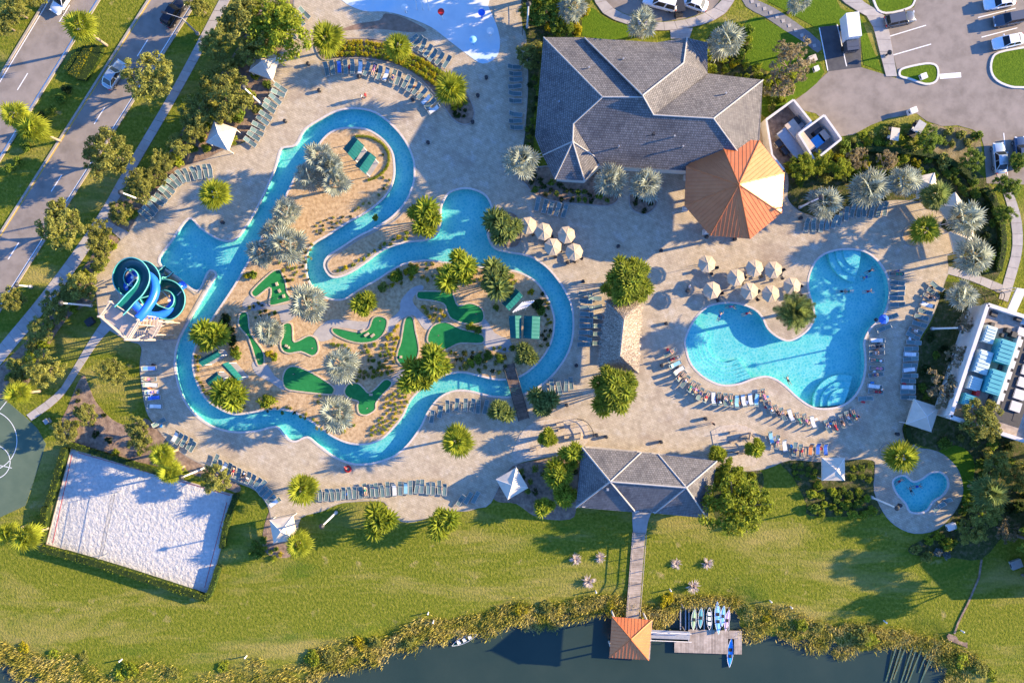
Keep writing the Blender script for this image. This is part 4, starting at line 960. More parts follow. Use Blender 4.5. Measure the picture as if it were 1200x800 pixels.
# ================================================================== VEGETATION
rv = random.Random(11)
def leaf_cloud(clumps, per, size, seed, flat=.0):
    "leaf-sized quads spread through clumps: clumps = [(centre, radius)]"
    g = np.random.default_rng(seed); mb = MB(); V = []; F = []
    for c, r in clumps:
        n = per
        d = g.normal(size=(n, 3)); d /= np.linalg.norm(d, axis=1)[:, None]; rr = r*g.random(n)**.45
        ctr = np.array(c)+d*rr[:, None]*np.array([1, 1, .8])
        nrm = d*.7+g.normal(size=(n, 3))*.6+np.array([0, 0, .45]); nrm /= np.linalg.norm(nrm, axis=1)[:, None]
        a = np.cross(nrm, g.normal(size=(n, 3))); a /= np.linalg.norm(a, axis=1)[:, None]; b = np.cross(nrm, a)
        s = size*g.uniform(.6, 1.3, n)[:, None]
        for q in (ctr+a*s*1.3, ctr+b*s*.6, ctr-a*s*1.3, ctr-b*s*.6): pass
        st = len(V); quad = np.stack([ctr+a*s*1.3, ctr+b*s*.6+nrm*s*.15, ctr-a*s*1.3, ctr-b*s*.6+nrm*s*.15], 1).reshape(-1, 3)
        V += quad.tolist(); F += [(st+4*i, st+4*i+1, st+4*i+2, st+4*i+3) for i in range(n)]
    mb.v = V; mb.f = F; mb.m = [0]*len(F); return mb
def crown_clumps(seed, n=46, rz=.75, zc=1.35, shell=.78, cr=.3, lop=0.0, lobes=0):
    g = np.random.default_rng(seed); out = []
    if lobes:       # an uneven crown: a few big limbs' worth of foliage of different size, with gaps between
        L = []
        for k in range(lobes):
            az = 2*math.pi*(k+g.uniform(-.3, .3))/lobes; r = g.uniform(.42, .66); L.append((math.cos(az)*r, math.sin(az)*r, g.uniform(-.28, .25)*rz, g.uniform(.26, .46)))
        L += [(g.uniform(-.15, .15), g.uniform(-.15, .15), .42*rz, .42), (g.uniform(-.3, .3), g.uniform(-.3, .3), .1*rz, .36)]
        for i in range(n):
            c = L[i % len(L)]; d = g.normal(size=3); d /= np.linalg.norm(d); d[2] = d[2]*.8+.15; r = c[3]*g.uniform(.55, 1.1)
            out.append(((c[0]+d[0]*r, c[1]+d[1]*r, zc+c[2]+d[2]*r*rz), cr*g.uniform(.45, 1.0)))
        return out
    for i in range(n):
        d = g.normal(size=3); d /= np.linalg.norm(d); d[2] = d[2]*.9+.12
        r = g.uniform(.35, 1.0)**.5*shell*g.uniform(.85, 1.12)
        out.append(((d[0]*r*(1+lop*d[0]), d[1]*r, zc+d[2]*r*rz), cr*g.uniform(.6, 1.15)))
    return out
CROWN = [leaf_cloud(crown_clumps(s, 100, cr=.2, lobes=l), 62, .04, s) for s, l in ((1,6), (2,7), (3,5), (4,8), (5,6), (6,7))]
THIN = [leaf_cloud(crown_clumps(s, 60, cr=.17, lobes=l), 26, .046, s) for s, l in ((21,7), (22,6))]
SHRUB = [leaf_cloud(crown_clumps(s, 18, .6, .45, .68, .36), 46, .11, s) for s in (31, 32, 33, 34)]
GRASSY = []
for s in (41, 42):
    g = random.Random(s); mb = MB()
    for i in range(150):
        az = g.uniform(0, 6.28); el = g.uniform(.3, 1.45); L = g.uniform(.6, 1.0); d = Vector((math.cos(az)*math.cos(el), math.sin(az)*math.cos(el), math.sin(el))); sdv = Vector((-math.sin(az), math.cos(az), 0))*.035
        m_ = d*L*.6; t = d*L-Vector((0,0,.22*L*L)); mb.face([sdv, -sdv, m_-sdv, m_+sdv]); mb.face([m_+sdv, m_-sdv, t])
    GRASSY.append(mb)
def trunk_mb(seed):
    g = random.Random(seed); mb = MB(); mb.tube([(0,0,-.02), (.02,.01,.4), (.0,.03,.85)], [.075, .055, .045], 7)
    for i in range(7):
        az = i*.9+g.random(); e = g.uniform(.5, .85); mb.tube([(0,.02,.6+.04*i), (math.cos(az)*.3,math.sin(az)*.3,.95+.03*i), (math.cos(az)*e,math.sin(az)*e,1.25+g.random()*.35)], [.035, .024, .008], 5)
    return mb
TRUNK = [trunk_mb(s) for s in (1, 2)]
_mc = {}
def cached(key, fn):
    if key not in _mc: _mc[key] = fn()
    return _mc[key]
def tree(x, y, r, kind, label, group, thin=False, h=None):
    r_m = r*S*1.1; zs = (h/(r_m*2.0)) if h else min(1.0, .75+rv.uniform(-.08, .12))
    hc = r_m*1.35*zs; c = P(x, y, hc); sc = r_m*(H-hc)/H
    e = empty('thin_tree' if thin else 'leafy_tree', (c.x, c.y, -.02), rv.uniform(0, 6.28), (sc, sc, sc*zs)); tag(e, label, 'tree', group)
    i = rv.randrange(2 if thin else 6); src = THIN if thin else CROWN
    obj('crown', cached(('c', thin, i, kind), lambda: src[i].mesh('crown', M[kind])), e)
    k = rv.randrange(2); obj('trunk', cached(('t', k), lambda: TRUNK[k].mesh('trunk', M['bark'])), e)
    return e
def shrub(x, y, r, kind, label, group, grassy=False, z=0.0, hs=1.0):
    c = P(x, y, r*S*.4); i = rv.randrange(2 if grassy else 4); src = GRASSY if grassy else SHRUB
    o = obj('ornamental_grass' if grassy else 'shrub', cached(('s', grassy, i, kind), lambda: src[i].mesh('foliage', M[kind])))
    o.location = (c.x, c.y, z); o.rotation_euler.z = rv.uniform(0, 6.28); s = r*S; o.scale = (s, s, s*hs*rv.uniform(.75, 1.1))
    return tag(o, label, 'ornamental grass' if grassy else 'shrub', group)
# ---- palm fronds
def fan_frond(seed, n, spread, pet, blade, droop, wid, fold=.25):
    g = random.Random(seed); mb = MB(); mb.tube([(0,0,0), (pet*.5,0,.03), (pet,0,0)], [.022, .016, .012], 4, cap=False)
    for k in range(n):
        a = rad(-spread+2*spread*k/(n-1)+g.uniform(-3, 3)); L = blade*(1-.18*abs(a)/rad(spread))*g.uniform(.86, 1.05)
        d = Vector((math.cos(a), math.sin(a), 0)); s = Vector((-math.sin(a), math.cos(a), 0)); b0 = Vector((pet, 0, 0)); w_ = wid*L
        m_ = b0+d*L*.55+Vector((0,0,-droop*.25*L)); t = b0+d*L+Vector((0,0,-droop*L*g.uniform(.7,1.3)))
        mb.face([b0, m_+s*w_+Vector((0,0,fold*w_)), m_]); mb.face([b0, m_, m_-s*w_+Vector((0,0,fold*w_))]); mb.face([m_+s*w_+Vector((0,0,fold*w_)), t, m_]); mb.face([m_, t, m_-s*w_+Vector((0,0,fold*w_))])
    return mb
def pin_frond(seed, n=20):
    g = random.Random(seed); mb = MB(); curve = lambda t: Vector((t, 0, .12*math.sin(t*2.2)-.22*t*t))
    mb.tube([curve(t/6) for t in range(7)], [.02-.0025*t for t in range(7)], 4, cap=False)
    for k in range(n):
        t = .12+.86*k/n; p = curve(t); L = .34*math.sin(math.pi*min(1,(t*.85+.16)))*g.uniform(.9,1.1)+.04
        for sg in (-1, 1):
            d = Vector((.55, sg*.8, -.12)).normalized(); w_ = Vector((.022, 0, 0)); mb.face([p-w_, p+w_, p+d*L*.6+w_*.8, p+d*L, p+d*L*.6-w_*.8])
    return mb
FRONDS = {'fan': [fan_frond(s, 13, 105, .42, .58, .32, .085) for s in (1, 2)], 'spike': [fan_frond(s, 11, 52, .30, .72, .22, .07) for s in (3, 4)],
          'silver': [fan_frond(s, 13, 115, .50, .50, .12, .10, .8) for s in (5, 6)], 'feather': [pin_frond(s) for s in (7, 8)], 'tuft': [fan_frond(s, 7, 80, .10, .9, .3, .12) for s in (9, 10)]}
def palm_trunk(h, r):
    mb = MB(); n = 9; mb.tube([(0,0,-.1)]+[(0,0,h*k/n) for k in range(1, n+1)], [r*1.35]+[r*(1.12 if k % 2 else .94) for k in range(1, n+1)], 8); return mb
def palm(x, y, r, h, kind, m, label, group, n=26, tr=.16, low=-25, name='palm_tree'):
    c = P(x, y, h+.2); R = r*S*(H-h)/H*1.06; e = empty(name, (c.x, c.y, 0), rv.uniform(0, 6.28)); tag(e, label, 'palm tree', group)
    palm_trunk(h, tr).build('trunk', M['palm_bark'], e, True)
    for k in range(n):
        t = (k+.5)/n; el = rad(82+(low-82)*t**.75+rv.uniform(-6, 6)); az = k*2.39996+rv.uniform(-.2, .2)
        i = rv.randrange(2); o = obj('frond', cached(('f', kind, i, m), lambda: FRONDS[kind][i].mesh('frond', M[m])), e)
        s = R*rv.uniform(.78, 1.1); o.location = (0, 0, h); o.rotation_euler = Euler((rv.uniform(-.35, .35), -el, az)); o.scale = (s, s, s)
    if kind in ('fan', 'silver', 'spike'):
        for k in range(rv.randrange(2, 5)):
            o = obj('dry_frond', cached(('fd', kind), lambda: FRONDS[kind][0].mesh('dry_frond', M['leaf_dry'])), e); s = R*rv.uniform(.7, .9)
            o.location = (0, 0, h-.1); o.rotation_euler = Euler((rv.uniform(-.3, .3), rad(rv.uniform(30, 65)), rv.uniform(0, 6.28))); o.scale = (s, s, s*.8)
    return e
SIL = 'silver leaved fan palm '
def silvers(lst, label, group):
    for x, y, r, h, *own in lst: palm(x, y, r*1.08, h, 'silver', 'palm_silver', SIL+(own[0] if own else label), group, n=23, tr=.2, low=-30)
silvers([(375,185,21,4.2,'nearest the river arch on the sand loop'),(392,213,19,4,'facing the open sand on the sand loop'),(361,207,18,3.8,'leaning over the river on the sand loop'),(386,195,19,4.6,'tallest in the middle of the sand loop clump')], 'in the clump on the sand loop by the teal shelters', 'silver palms on the sand loop')
silvers([(335,248,18,4,'at the sand loop end of the river bank row'),(336,287,25,4.2,'biggest of the river bank row above the angled green'),(306,296,18,3.8,'overhanging the river across from the plunge pool'),(322,270,17,3.6,'squeezed between two larger ones on the river bank')], 'in the row along the river bank across from the plunge pool', 'silver palms along the river bank')
silvers([(360,355,24,4.2)], 'standing over the angled putting green', 'silver palms in the golf garden')
silvers([(314,388,20,4)], 'between the narrow and the hooked putting greens', 'silver palms in the golf garden')
silvers([(399,427,23,4.2)], 'above the teardrop shaped putting green tip', 'silver palms in the golf garden')
silvers([(395,484,23,4)], 'on the lower river bank beside the forked green', 'silver palms in the golf garden')
silvers([(611,188,23,5)], 'at the corner of the clubhouse bay', 'silver palms round the clubhouse')
silvers([(715,212,21,4.6)], 'at the end of the clubhouse hedge bed', 'silver palms round the clubhouse')
silvers([(757,216,22,4.6)], 'in its own round bed beside the clubhouse', 'silver palms round the clubhouse')
silvers([(754,26,19,4.4)], 'between the clubhouse and the curved drive', 'silver palms round the clubhouse')
silvers([(852,47,23,4.4)], 'on the bright lawn at the clubhouse gable', 'silver palms round the clubhouse')
silvers([(672,8,17,4.2)], 'in the shrubs behind the splash pad', 'silver palms round the clubhouse')
silvers([(937,-1,15,4)], 'beside the stepping stone path', 'silver palms round the clubhouse')
silvers([(967,237,22,4.2,'crossed by a lamp post behind the upper loungers'),(1018,220,24,4.4,'middle one of three behind the upper loungers'),(1060,212,21,4.2,'beside a pale cabana behind the upper loungers')], 'behind the upper row of pool loungers', 'silver palms along the upper pool deck')
silvers([(1131,257,22,4.2,'over the corner cabana roof at the eastern deck edge'),(1142,301,24,4.2,'above the junction of deck and eastern path'),(1127,346,18,3.8,'between the eastern path and the flat roofed building')], 'along the eastern edge of the pool deck', 'silver palms along the eastern deck edge')
SP = dict(n=34, tr=.17, low=-15)
def spikes(lst, m='palm_yellow'):
    for x, y, r, h, lab in lst: palm(x, y, r*1.12, h, 'spike', m, lab, 'round headed palms on the pool deck', **SP)
spikes([(383,46,20,3.6,'round bright green palm at the head of the curved hedge'), (467,55,16,3.6,'small round green palm in the middle of the curved hedge'), (529,104,19,3.8,'round yellow green palm near the tail of the curved hedge'),
 (252,228,18,4.0,'lone round yellow palm on the deck above the plunge pool'), (355,572,19,3.6,'round yellow green palm at the end of the lower lounger row'), (536,517,19,4.2,'lone round palm on the deck inside the lower river bend'),
 (1084,269,17,3.8,'round green palm in a ring planter above the main pool'), (1056,535,19,3.6,'spiky yellow palm beside the spa pool')])
palm(933,366,23,4.4,'feather','palm_olive','dark feathery date palm on the paved point of the main pool','date palm',n=38,tr=.24,low=-20)
FAN = 'yellow green cabbage palm '
for x, y, r, h, lab in ((93,30,20,6.4,'beside the clipped hedge in the road median'), (17,135,17,5.6,'on the road median, one of a leaning pair'), (38,151,19,5.8,'on the road median, one of a leaning pair'),
    (189,533,15,4.6,'in the pair at the corner of the sand court'), (198,553,16,4.4,'in the pair at the corner of the sand court'), (20,461,15,4.6,'standing beside the ball court path'),
    (7,625,15,4.4,'in the pair behind the sand court hedge'), (30,629,18,4.6,'in the pair behind the sand court hedge'), (350,637,17,3.4,'beside the lower lawn cabana'),
    (1098,229,18,4,'between the silver palms at the deck corner'), (1160,577,20,4.5,'in the dark bed behind the spa')):
    palm(x, y, r*1.06, h, 'fan', 'palm_yellow' if x < 600 else 'palm_olive', FAN+lab, 'cabbage palms', n=34, tr=.19, low=-45)
# clustering palms: several tufted heads on short stems
def cluster(x, y, r, h, label, group, heads, m='palm_green', per=13):
    c = P(x, y, h*.8); R = r*S*(H-h)/H; e = empty('clump_palm', (c.x, c.y, 0), rv.uniform(0, 6.28)); tag(e, label, 'palm clump', group)
    hs = []
    for k in range(heads):
        az = k*2.39996+rv.uniform(-.25, .25); rr = R*.80*math.sqrt((k+.3)/heads)*(1+.14*math.sin(3*az+heads)+.1*math.sin(5*az))*rv.uniform(.9, 1.08); z = h*(1-.55*(rr/R)**2)*rv.uniform(.92, 1.05); hs.append(Vector((rr*math.cos(az), rr*math.sin(az), z)))
    mb = MB()
    for p in hs[::max(1, heads//8)]: mb.tube([(p.x*.15,p.y*.15,-.05),(p.x*.5,p.y*.5,p.z*.6),p], [.11,.09,.06], 5)
    mb.build('trunk', M['palm_bark'], e)
    for j, p in enumerate(hs):
        i = rv.randrange(3); s = R*.40*rv.uniform(.65, 1.3)*(1 if heads > 12 else 1.95)
        def mk():
            out = MB(); g = random.Random(i*7+1)
            for k in range(per):
                t = (k+.5)/per; el = rad(80-85*t); az = k*2.39996; Mx = Matrix.Translation((0,0,0)) @ Euler((g.uniform(-.3,.3), -el, az)).to_matrix().to_4x4()
                f = FRONDS['tuft'][k % 2]; n0 = len(out.v); out.v += [tuple(Mx @ Vector(v)) for v in f.v]; out.f += [tuple(n0+a for a in q) for q in f.f]; out.m += f.m
            return out.mesh('tuft', M[m])
        o = obj('leaf_tuft', cached(('tuft', i, m, per), mk), e); o.location = p; o.rotation_euler = (p.y/R*.45, -p.x/R*-.45, rv.uniform(0, 6.28)); o.scale = (s,)*3
    return e
cluster(737,330,30,6.0,'dense round palm clump at the upper end of the thatched hut','palm clumps by the thatched hut',38,'palm_clump',9)
cluster(720,457,30,6.0,'dense round palm clump at the lower end of the thatched hut','palm clumps by the thatched hut',38,'palm_clump',9)
for x, y, r, h, lab in ((497,257,20,3.6,'on the mulch tongue between the two river arms'), (592,268,20,3.6,'in the small bed at the lagoon mouth'), (535,318,22,4,'on the island facing the lagoon mouth'), (581,329,20,3.8,'beside the dark teal roofs on the island'),
    (245,394,18,3.6,'at the slide side of the island, over the slim teal shelter'), (270,460,19,3.6,'on the lower left island tip by the small teal shelter'), (487,443,18,3.4,'on the island bank by the river bend, paler'), (507,424,20,3.8,'beside the long club shaped green'),
    (637,471,15,3.0,'at the deck end of the footbridge, on the thatched hut side'), (587,482,13,3.0,'at the deck end of the footbridge, on the lounger side'), (615,417,12,2.8,'at the island end of the footbridge'),
    (640,513,11,2.6,'in the dining terrace bed'), (670,533,14,3.4,'at the pavilion roof corner'), (654,556,16,3.6,'the biggest of three beside the pavilion'), (662,579,13,3.2,'the lowest of three beside the pavilion'), (638,593,11,2.6,'on the dark lawn edge near the pavilion'),
    (884,525,11,2.6,'in the terrace bed right of the pavilion'), (840,531,9,2.4,'at the far pavilion corner'), (443,612,18,3,'on the lower lawn beside the deck notch'), (520,612,17,3,'at the tip of the rounded lower deck'), (427,355,13,1.8,'low and dark above the golf path')):
    cluster(x, y, r*1.05, h, 'bushy green palm '+lab, 'bushy palms in the gardens', 6, 'palm_green' if x < 560 or y > 500 else 'palm_olive', 15)
# ---- broadleaf trees
def trees(lst, label, group, kind='leaf_olive', thin=False, h=None):
    for a in lst: tree(a[0], a[1], a[2]*1.04, kind, a[3] if len(a) > 3 else label, group, thin, h)
trees([(174,92,29,'spreading street tree on the verge right beside the silver saloon'),(124,178,30,'spreading street tree on the verge next after the silver saloon'),(72,262,28,'street tree where the footpath branches towards the plunge pool'),(14,352,15,'small round street tree beside the low verge lamp')], 'olive green street tree on the verge between road and footpath', 'street trees on the verge')
trees([(232,6,15)], 'small street tree at the kerb beside the black car', 'street trees on the verge')
trees([(290,26,32),(298,58,20)], 'bushy olive tree in the upper planting bed beside the footpath', 'trees in the upper bed')
trees([(322,28,38)], 'large bright green tree overhanging the deck corner', 'trees in the upper bed', 'leaf_lime')
trees([(231,130,22),(268,112,26),(228,150,16),(190,190,15),(245,95,14)], 'spreading olive tree in the upper planting bed beside the footpath', 'trees in the upper bed')
trees([(252,52,17),(270,80,17),(212,168,15),(256,138,14)], 'small olive tree close to the footpath in the upper bed', 'trees in the upper bed')
trees([(940,196,15),(962,192,14),(985,196,13)], 'lime green bushy tree beside the gazebo', 'trees by the gazebo', 'leaf_lime')
trees([(1005,185,14),(1040,188,13)], 'sparse tan tree between car park and pool deck', 'trees above the pool deck', 'leaf_dry', True)
trees([(163,216,19),(140,248,15),(182,206,14)], 'olive tree beside the path to the plunge pool deck', 'trees by the plunge pool path')
trees([(115,278,18),(96,335,18),(118,300,14),(84,340,16)], 'olive green tree between footpath and slide', 'trees beside the slide')
trees([(64,360,18,'tree beside the footpath near the slide side lamp post'),(46,386,16,'tree halfway between slide and ball court along the footpath'),(50,432,21,'wide tree beside the path leading to the ball court'),(22,440,16,'tree next to the single palm above the ball court')], 'tree in the bed between footpath and ball court', 'trees near the ball court')
trees([(132,437,17,'small feathery tree growing out of the oval lawn'),(77,506,15,'small tree between ball court and brown bed'),(162,508,19,'small feathery tree where brown bed meets the deck loungers'),(100,484,14,'small tree in the middle of the brown bed'),(252,560,18,'small tree below the sand court corner lamp')], 'small feathery tree around the oval lawn above the sand court', 'trees around the oval lawn', 'leaf_olive')
trees([(868,596,38)], 'tall bright green tree beside the pavilion', 'trees by the pavilion', 'leaf_lime', h=9)
trees([(856,556,19)], 'rounded green tree between pavilion and terrace bed', 'trees by the pavilion', 'leaf_lime')
trees([(1150,494,26)], 'dense olive tree over the corner of the flat roofed building', 'trees by the flat roofed building')
trees([(1108,456,23)], 'half bare tree beside the flat roofed building', 'trees by the flat roofed building', 'leaf_dry', True)
trees([(1122,417,14),(1132,378,14)], 'small sparse tree in the dark bed by the flat roofed building', 'trees by the flat roofed building', 'leaf_dry', True)
trees([(1154,601,20),(1140,622,16),(1168,545,17),(1195,560,17)], 'olive tree in the shady bed behind the spa', 'trees behind the spa')
trees([(1181,622,15)], 'sparse brownish tree at the eastern lawn edge', 'trees behind the spa', 'leaf_dry', True)
trees([(930,74,25),(915,100,18),(922,58,15)], 'half bare tree on the lawn beside the dark parking bay', 'trees by the parking bay', 'leaf_dry', True)
trees([(622,66,17)], 'small olive tree at the clubhouse roof corner', 'trees round the clubhouse')
trees([(640,14,22),(660,30,15),(624,18,14)], 'green tree behind the splash pad', 'trees behind the splash pad', 'leaf_green')
trees([(1088,164,15),(1140,187,13)], 'small dark tree beside the golf carts', 'trees by the golf carts', 'leaf_green')
trees([(1180,218,15),(1176,250,12),(1193,190,12)], 'green tree at the bend of the eastern path', 'trees by the eastern path', 'leaf_green')
trees([(1225,640,30),(1240,590,34),(1250,540,34),(1235,690,22)], 'tall tree beyond the eastern lawn', 'trees beyond the eastern lawn', 'leaf_green', h=9)
trees([(18,12,17),(4,28,14),(40,-4,14)], 'green tree on the far side of the road', 'trees across the road', 'leaf_olive')
trees([(620,-22,24),(655,-28,24),(590,-40,22)], 'tall tree beyond the splash pad', 'trees beyond the splash pad', 'leaf_green', h=8)
# ---- shrubs scattered through the beds
def fill(s, n, rmin, rmax, kinds, label, group, gap=.75, z=.02, avoid=None):
    poly = pts(s); xs = [p[0] for p in poly]; ys = [p[1] for p in poly]; got = []; tries = 0
    while len(got) < n and tries < n*40:
        tries += 1; x, y = rv.uniform(min(xs), max(xs)), rv.uniform(min(ys), max(ys)); r = rv.uniform(rmin, rmax)
        if inside(poly, x, y) and all((x-a)**2+(y-b)**2 > ((r+c)*gap)**2 for a, b, c in got): got.append((x, y, r))
    if rmax <= 7:
        ground_cover([(x, y, r, rv.choice(kinds)) for x, y, r in got], label, z)
    else:
        for x, y, r in got: shrub(x, y, r, rv.choice(kinds), label, group, z=z)
def ground_cover(lst, label, z):
    "low planting nobody would count: one mesh, one material slot for each leaf colour"
    ks = sorted({k for *_, k in lst}); out = MB()
    for x, y, r, k in lst:
        c = P(x, y); s = r*S; src = SHRUB[rv.randrange(4)]; a = rv.uniform(0, 6.28); ca, sa = math.cos(a)*s, math.sin(a)*s; n0 = len(out.v); mi = ks.index(k); st = rv.choice((2, 3))
        V = src.v; fs = src.f[::st]
        for f in fs:
            n = len(out.v); out.v += [(c.x+V[q][0]*ca-V[q][1]*sa, c.y+V[q][0]*sa+V[q][1]*ca, z+V[q][2]*s) for q in f]; out.f.append(tuple(range(n, n+len(f)))); out.m.append(mi)
    o = out.build('low_planting', [M[k] for k in ks]); return tag(o, label, 'planting', kind='stuff')
LG, LL_, LD, LO, LY = 'leaf_green', 'leaf_lime', 'leaf_dark', 'leaf_olive', 'leaf_yellow'
fill("268,70 300,20 338,10 330,60 316,90 300,145 280,162 240,180 200,208 172,232 152,262 128,254 150,225 190,190 215,150 240,115", 34, 6, 13, [LG, LO, LL_, LL_], 'leafy shrub in the upper bed between footpath and deck', 'shrubs in the upper bed')
fill("138,286 112,322 110,345 80,368 58,398 36,440 6,466 2,452 40,398 76,350 108,308 122,282", 34, 6, 12, [LG, LO, LL_, LL_], 'leafy shrub in the bed between footpath and slide', 'shrubs by the footpath')
fill("98,442 110,468 130,492 168,492 198,520 240,548 270,565 230,556 180,543 120,528 82,515 74,500 82,480", 18, 4, 7, [LO, LG, LD, LL_], 'low shrub in the brown bed above the sand court', 'shrubs above the sand court')
fill("70,101 86,99 62,136 40,168 20,196 8,200 30,160 50,126", 12, 6, 9, [LD, LG], 'dark shrub on the road median', 'shrubs on the median')
fill("926,192 948,180 1000,166 1060,168 1108,182 1120,205 1070,205 1000,205 960,215 928,215", 40, 7, 13, [LL_, LG, LY, LO], 'bright shrub in the bed between car park and pool deck', 'shrubs above the pool deck')
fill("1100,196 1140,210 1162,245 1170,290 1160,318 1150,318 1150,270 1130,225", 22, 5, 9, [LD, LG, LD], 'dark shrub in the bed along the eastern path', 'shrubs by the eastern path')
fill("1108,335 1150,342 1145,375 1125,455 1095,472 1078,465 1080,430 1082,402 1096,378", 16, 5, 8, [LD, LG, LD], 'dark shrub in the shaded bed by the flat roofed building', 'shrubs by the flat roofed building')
fill("928,545 955,545 958,558 930,562", 10, 4, 5.5, [LG, LL_], 'clipped green shrubs beside the square white cabana', 'shrubs by the white cabana')
fill("994,544 1020,544 1022,560 996,562", 8, 5, 6.5, [LL_, LG], 'round lime shrub between white cabana and spa', 'shrubs by the spa')
fill("948,566 990,572 1022,578 1030,598 1010,603 955,602", 20, 6, 9, [LL_, LL_, LG], 'big lime green shrub in the mass above the eastern lawn', 'shrubs above the eastern lawn')
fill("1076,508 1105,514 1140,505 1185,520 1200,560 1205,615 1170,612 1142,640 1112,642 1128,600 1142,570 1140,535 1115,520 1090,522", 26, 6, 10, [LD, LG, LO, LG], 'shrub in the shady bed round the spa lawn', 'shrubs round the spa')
fill("1068,640 1100,626 1118,640 1110,652 1075,652", 8, 6, 9, ['leaf_silver', LO, 'leaf_silver', LL_], 'silvery or lime shrub on the lawn below the spa deck', 'shrubs below the spa')
fill("606,552 655,540 678,538 672,560 640,575 610,580", 12, 4, 6, [LD, LG], 'dark low shrub in the bed left of the pavilion', 'shrubs left of the pavilion')
fill("846,548 886,552 890,565 884,585 850,590 842,570", 14, 5, 8, [LL_, LG], 'bright shrub beside the pavilion', 'shrubs right of the pavilion')
fill("622,2 690,2 680,40 640,42 634,20", 22, 5, 9, [LG, LY, LL_, LD], 'mixed shrub in the bed behind the splash pad', 'shrubs behind the splash pad')
fill("826,60 850,60 870,66 894,84 886,94 830,84", 20, 5, 7.5, [LY, LL_, LL_], 'yellow green shrub along the clubhouse gable wall', 'shrubs along the clubhouse gable')
fill("862,28 880,30 878,60 866,66", 8, 5, 7, [LL_, LG], 'lime shrub beside the gable silver palm', 'shrubs along the clubhouse gable')
fill("618,196 640,212 700,228 718,236 716,238 650,234 626,224 612,208", 24, 4, 6, [LD, LG], 'low dark hedge shrub in front of the clubhouse', 'shrubs in front of the clubhouse')
fill("620,60 632,60 630,130 626,185 618,185", 14, 4, 6, [LD, LG], 'dark shrub along the clubhouse side wall', 'shrubs along the clubhouse side')
fill("742,228 768,232 756,248 744,244", 6, 4, 5, [LD], 'dark low shrubs in the round palm bed', 'shrubs in the round bed')
fill("895,96 925,80 935,90 926,112 900,130", 14, 6, 9, [LL_, LG, LO], 'shrub on the lawn above the service yard', 'shrubs above the service yard')
fill("990,166 1040,145 1060,150 1080,170 1060,176 1010,172", 16, 5, 8, [LG, LL_, LO], 'shrub in the bed beside the golf carts', 'shrubs by the golf carts')
fill("310,640 322,640 334,650 318,655", 7, 3.5, 5, [LY, LL_], 'yellow flowering shrub below the lower cabana', 'shrubs by the lower cabana')
fill("300,632 312,630 308,655 290,655", 5, 5, 8, [LD, LG], 'dark shrub left of the lower cabana', 'shrubs by the lower cabana')
fill("1100,150 1145,155 1148,180 1105,172", 6, 5, 8, [LO, LG], 'shrub on the dry patch by the car park', 'shrubs by the car park')
# curved hedge on the deck: rows of yellow green plants grown together
HL = []; line = [(395,58),(425,57),(455,62),(480,72),(500,83),(518,96),(532,112),(540,125)]
for k in range(44):
    t = k/43; f = t*(len(line)-1); i = min(int(f), len(line)-2); u = f-i; x = line[i][0]*(1-u)+line[i+1][0]*u; y = line[i][1]*(1-u)+line[i+1][1]*u
    dx, dy = line[i+1][0]-line[i][0], line[i+1][1]-line[i][1]; L = math.hypot(dx, dy)
    for off in (-6.5, 0, 6.5): HL.append((x-dy/L*off+rv.uniform(-1,1), y+dx/L*off, 4.2, rv.choice([LY, LL_, LY, LL_])))
ground_cover(HL, 'yellow green planting filling the curved hedge bed on the deck', Z1-.02)
ground_cover([(536+rv.uniform(-6,10), 132+rv.uniform(-4,8), 3, LD) for k in range(12)], 'dark low planting at the tail of the curved hedge bed', Z1-.02)
# golf island planting
fill("392,322 420,312 455,290 490,282 480,300 440,330", 0, 3, 5, [LG], '', '')
for x, y, r, k in ((463,324,8,LL_),(468,323,7,LG),(478,318,6,LY),(485,318,8,LL_),(450,336,7,LO),(447,338,6,LG),(263,377,8,LD),(268,388,9,LD),(272,399,8,LD),(275,411,8,LL_),(278,416,7,LG),(265,372,7,LD),(313,468,12,LL_),(316,415,6,LY),(322,418,6,LL_),(552,383,7,LL_),(560,386,6,LG),(297,322,6,LG),(290,324,5,LY),(586,420,6,LL_),(560,420,7,LG),(552,424,6,LL_),(572,417,7,LG),(545,428,6,LO),(630,356,9,LD),(634,364,7,LG),(622,342,5,LY),(600,407,5,LG),(582,360,5,LG),(440,255,5,LL_)):
    shrub(x, y, r, k, 'green shrub planted in the tan mulch of the golf island', 'shrubs on the golf island', z=DZ)
fill("495,358 520,362 523,372 512,377 500,372", 14, 3, 4.5, [LL_, LY, LO], 'small yellow green plants between the island greens', 'low plants on the golf island', z=DZ)
fill("455,392 466,378 468,404 462,420 452,410", 14, 3, 4.2, [LY, LL_], 'small yellow green plants between the island greens', 'low plants on the golf island', z=DZ)
fill("415,432 455,428 462,436 425,446 402,448", 18, 3, 4.2, [LO, LL_, LY], 'small yellow green plants between the island greens', 'low plants on the golf island', z=DZ)
fill("452,468 476,450 482,462 468,488 452,505 436,512 432,506 446,490", 46, 2.4, 3.2, [LY, LL_], 'small yellow plants set in rows on the lower island bank', 'row plants on the island bank', .85, DZ)
ground_cover([(424+32*math.cos(rad(-75+175*k/39)), 186-26*math.sin(rad(-75+175*k/39)), 2.4, LL_) for k in range(40)], 'lime planting in an arc on the river loop rim', DZ)
fill("395,318 420,305 450,286 480,270 495,272 470,282 440,296 410,314", 16, 2.5, 4.5, [LO, LY, LG, LL_], 'small shrubs on the mulch tongue between the river arms', 'plants on the mulch tongue', z=Z1-.02)
fill("632,336 645,360 645,395 638,412 632,405 640,375", 16, 2.6, 3.6, [LO, LD, LY], 'small plants along the island rim by the teal roofs', 'plants on the island rim', z=DZ)
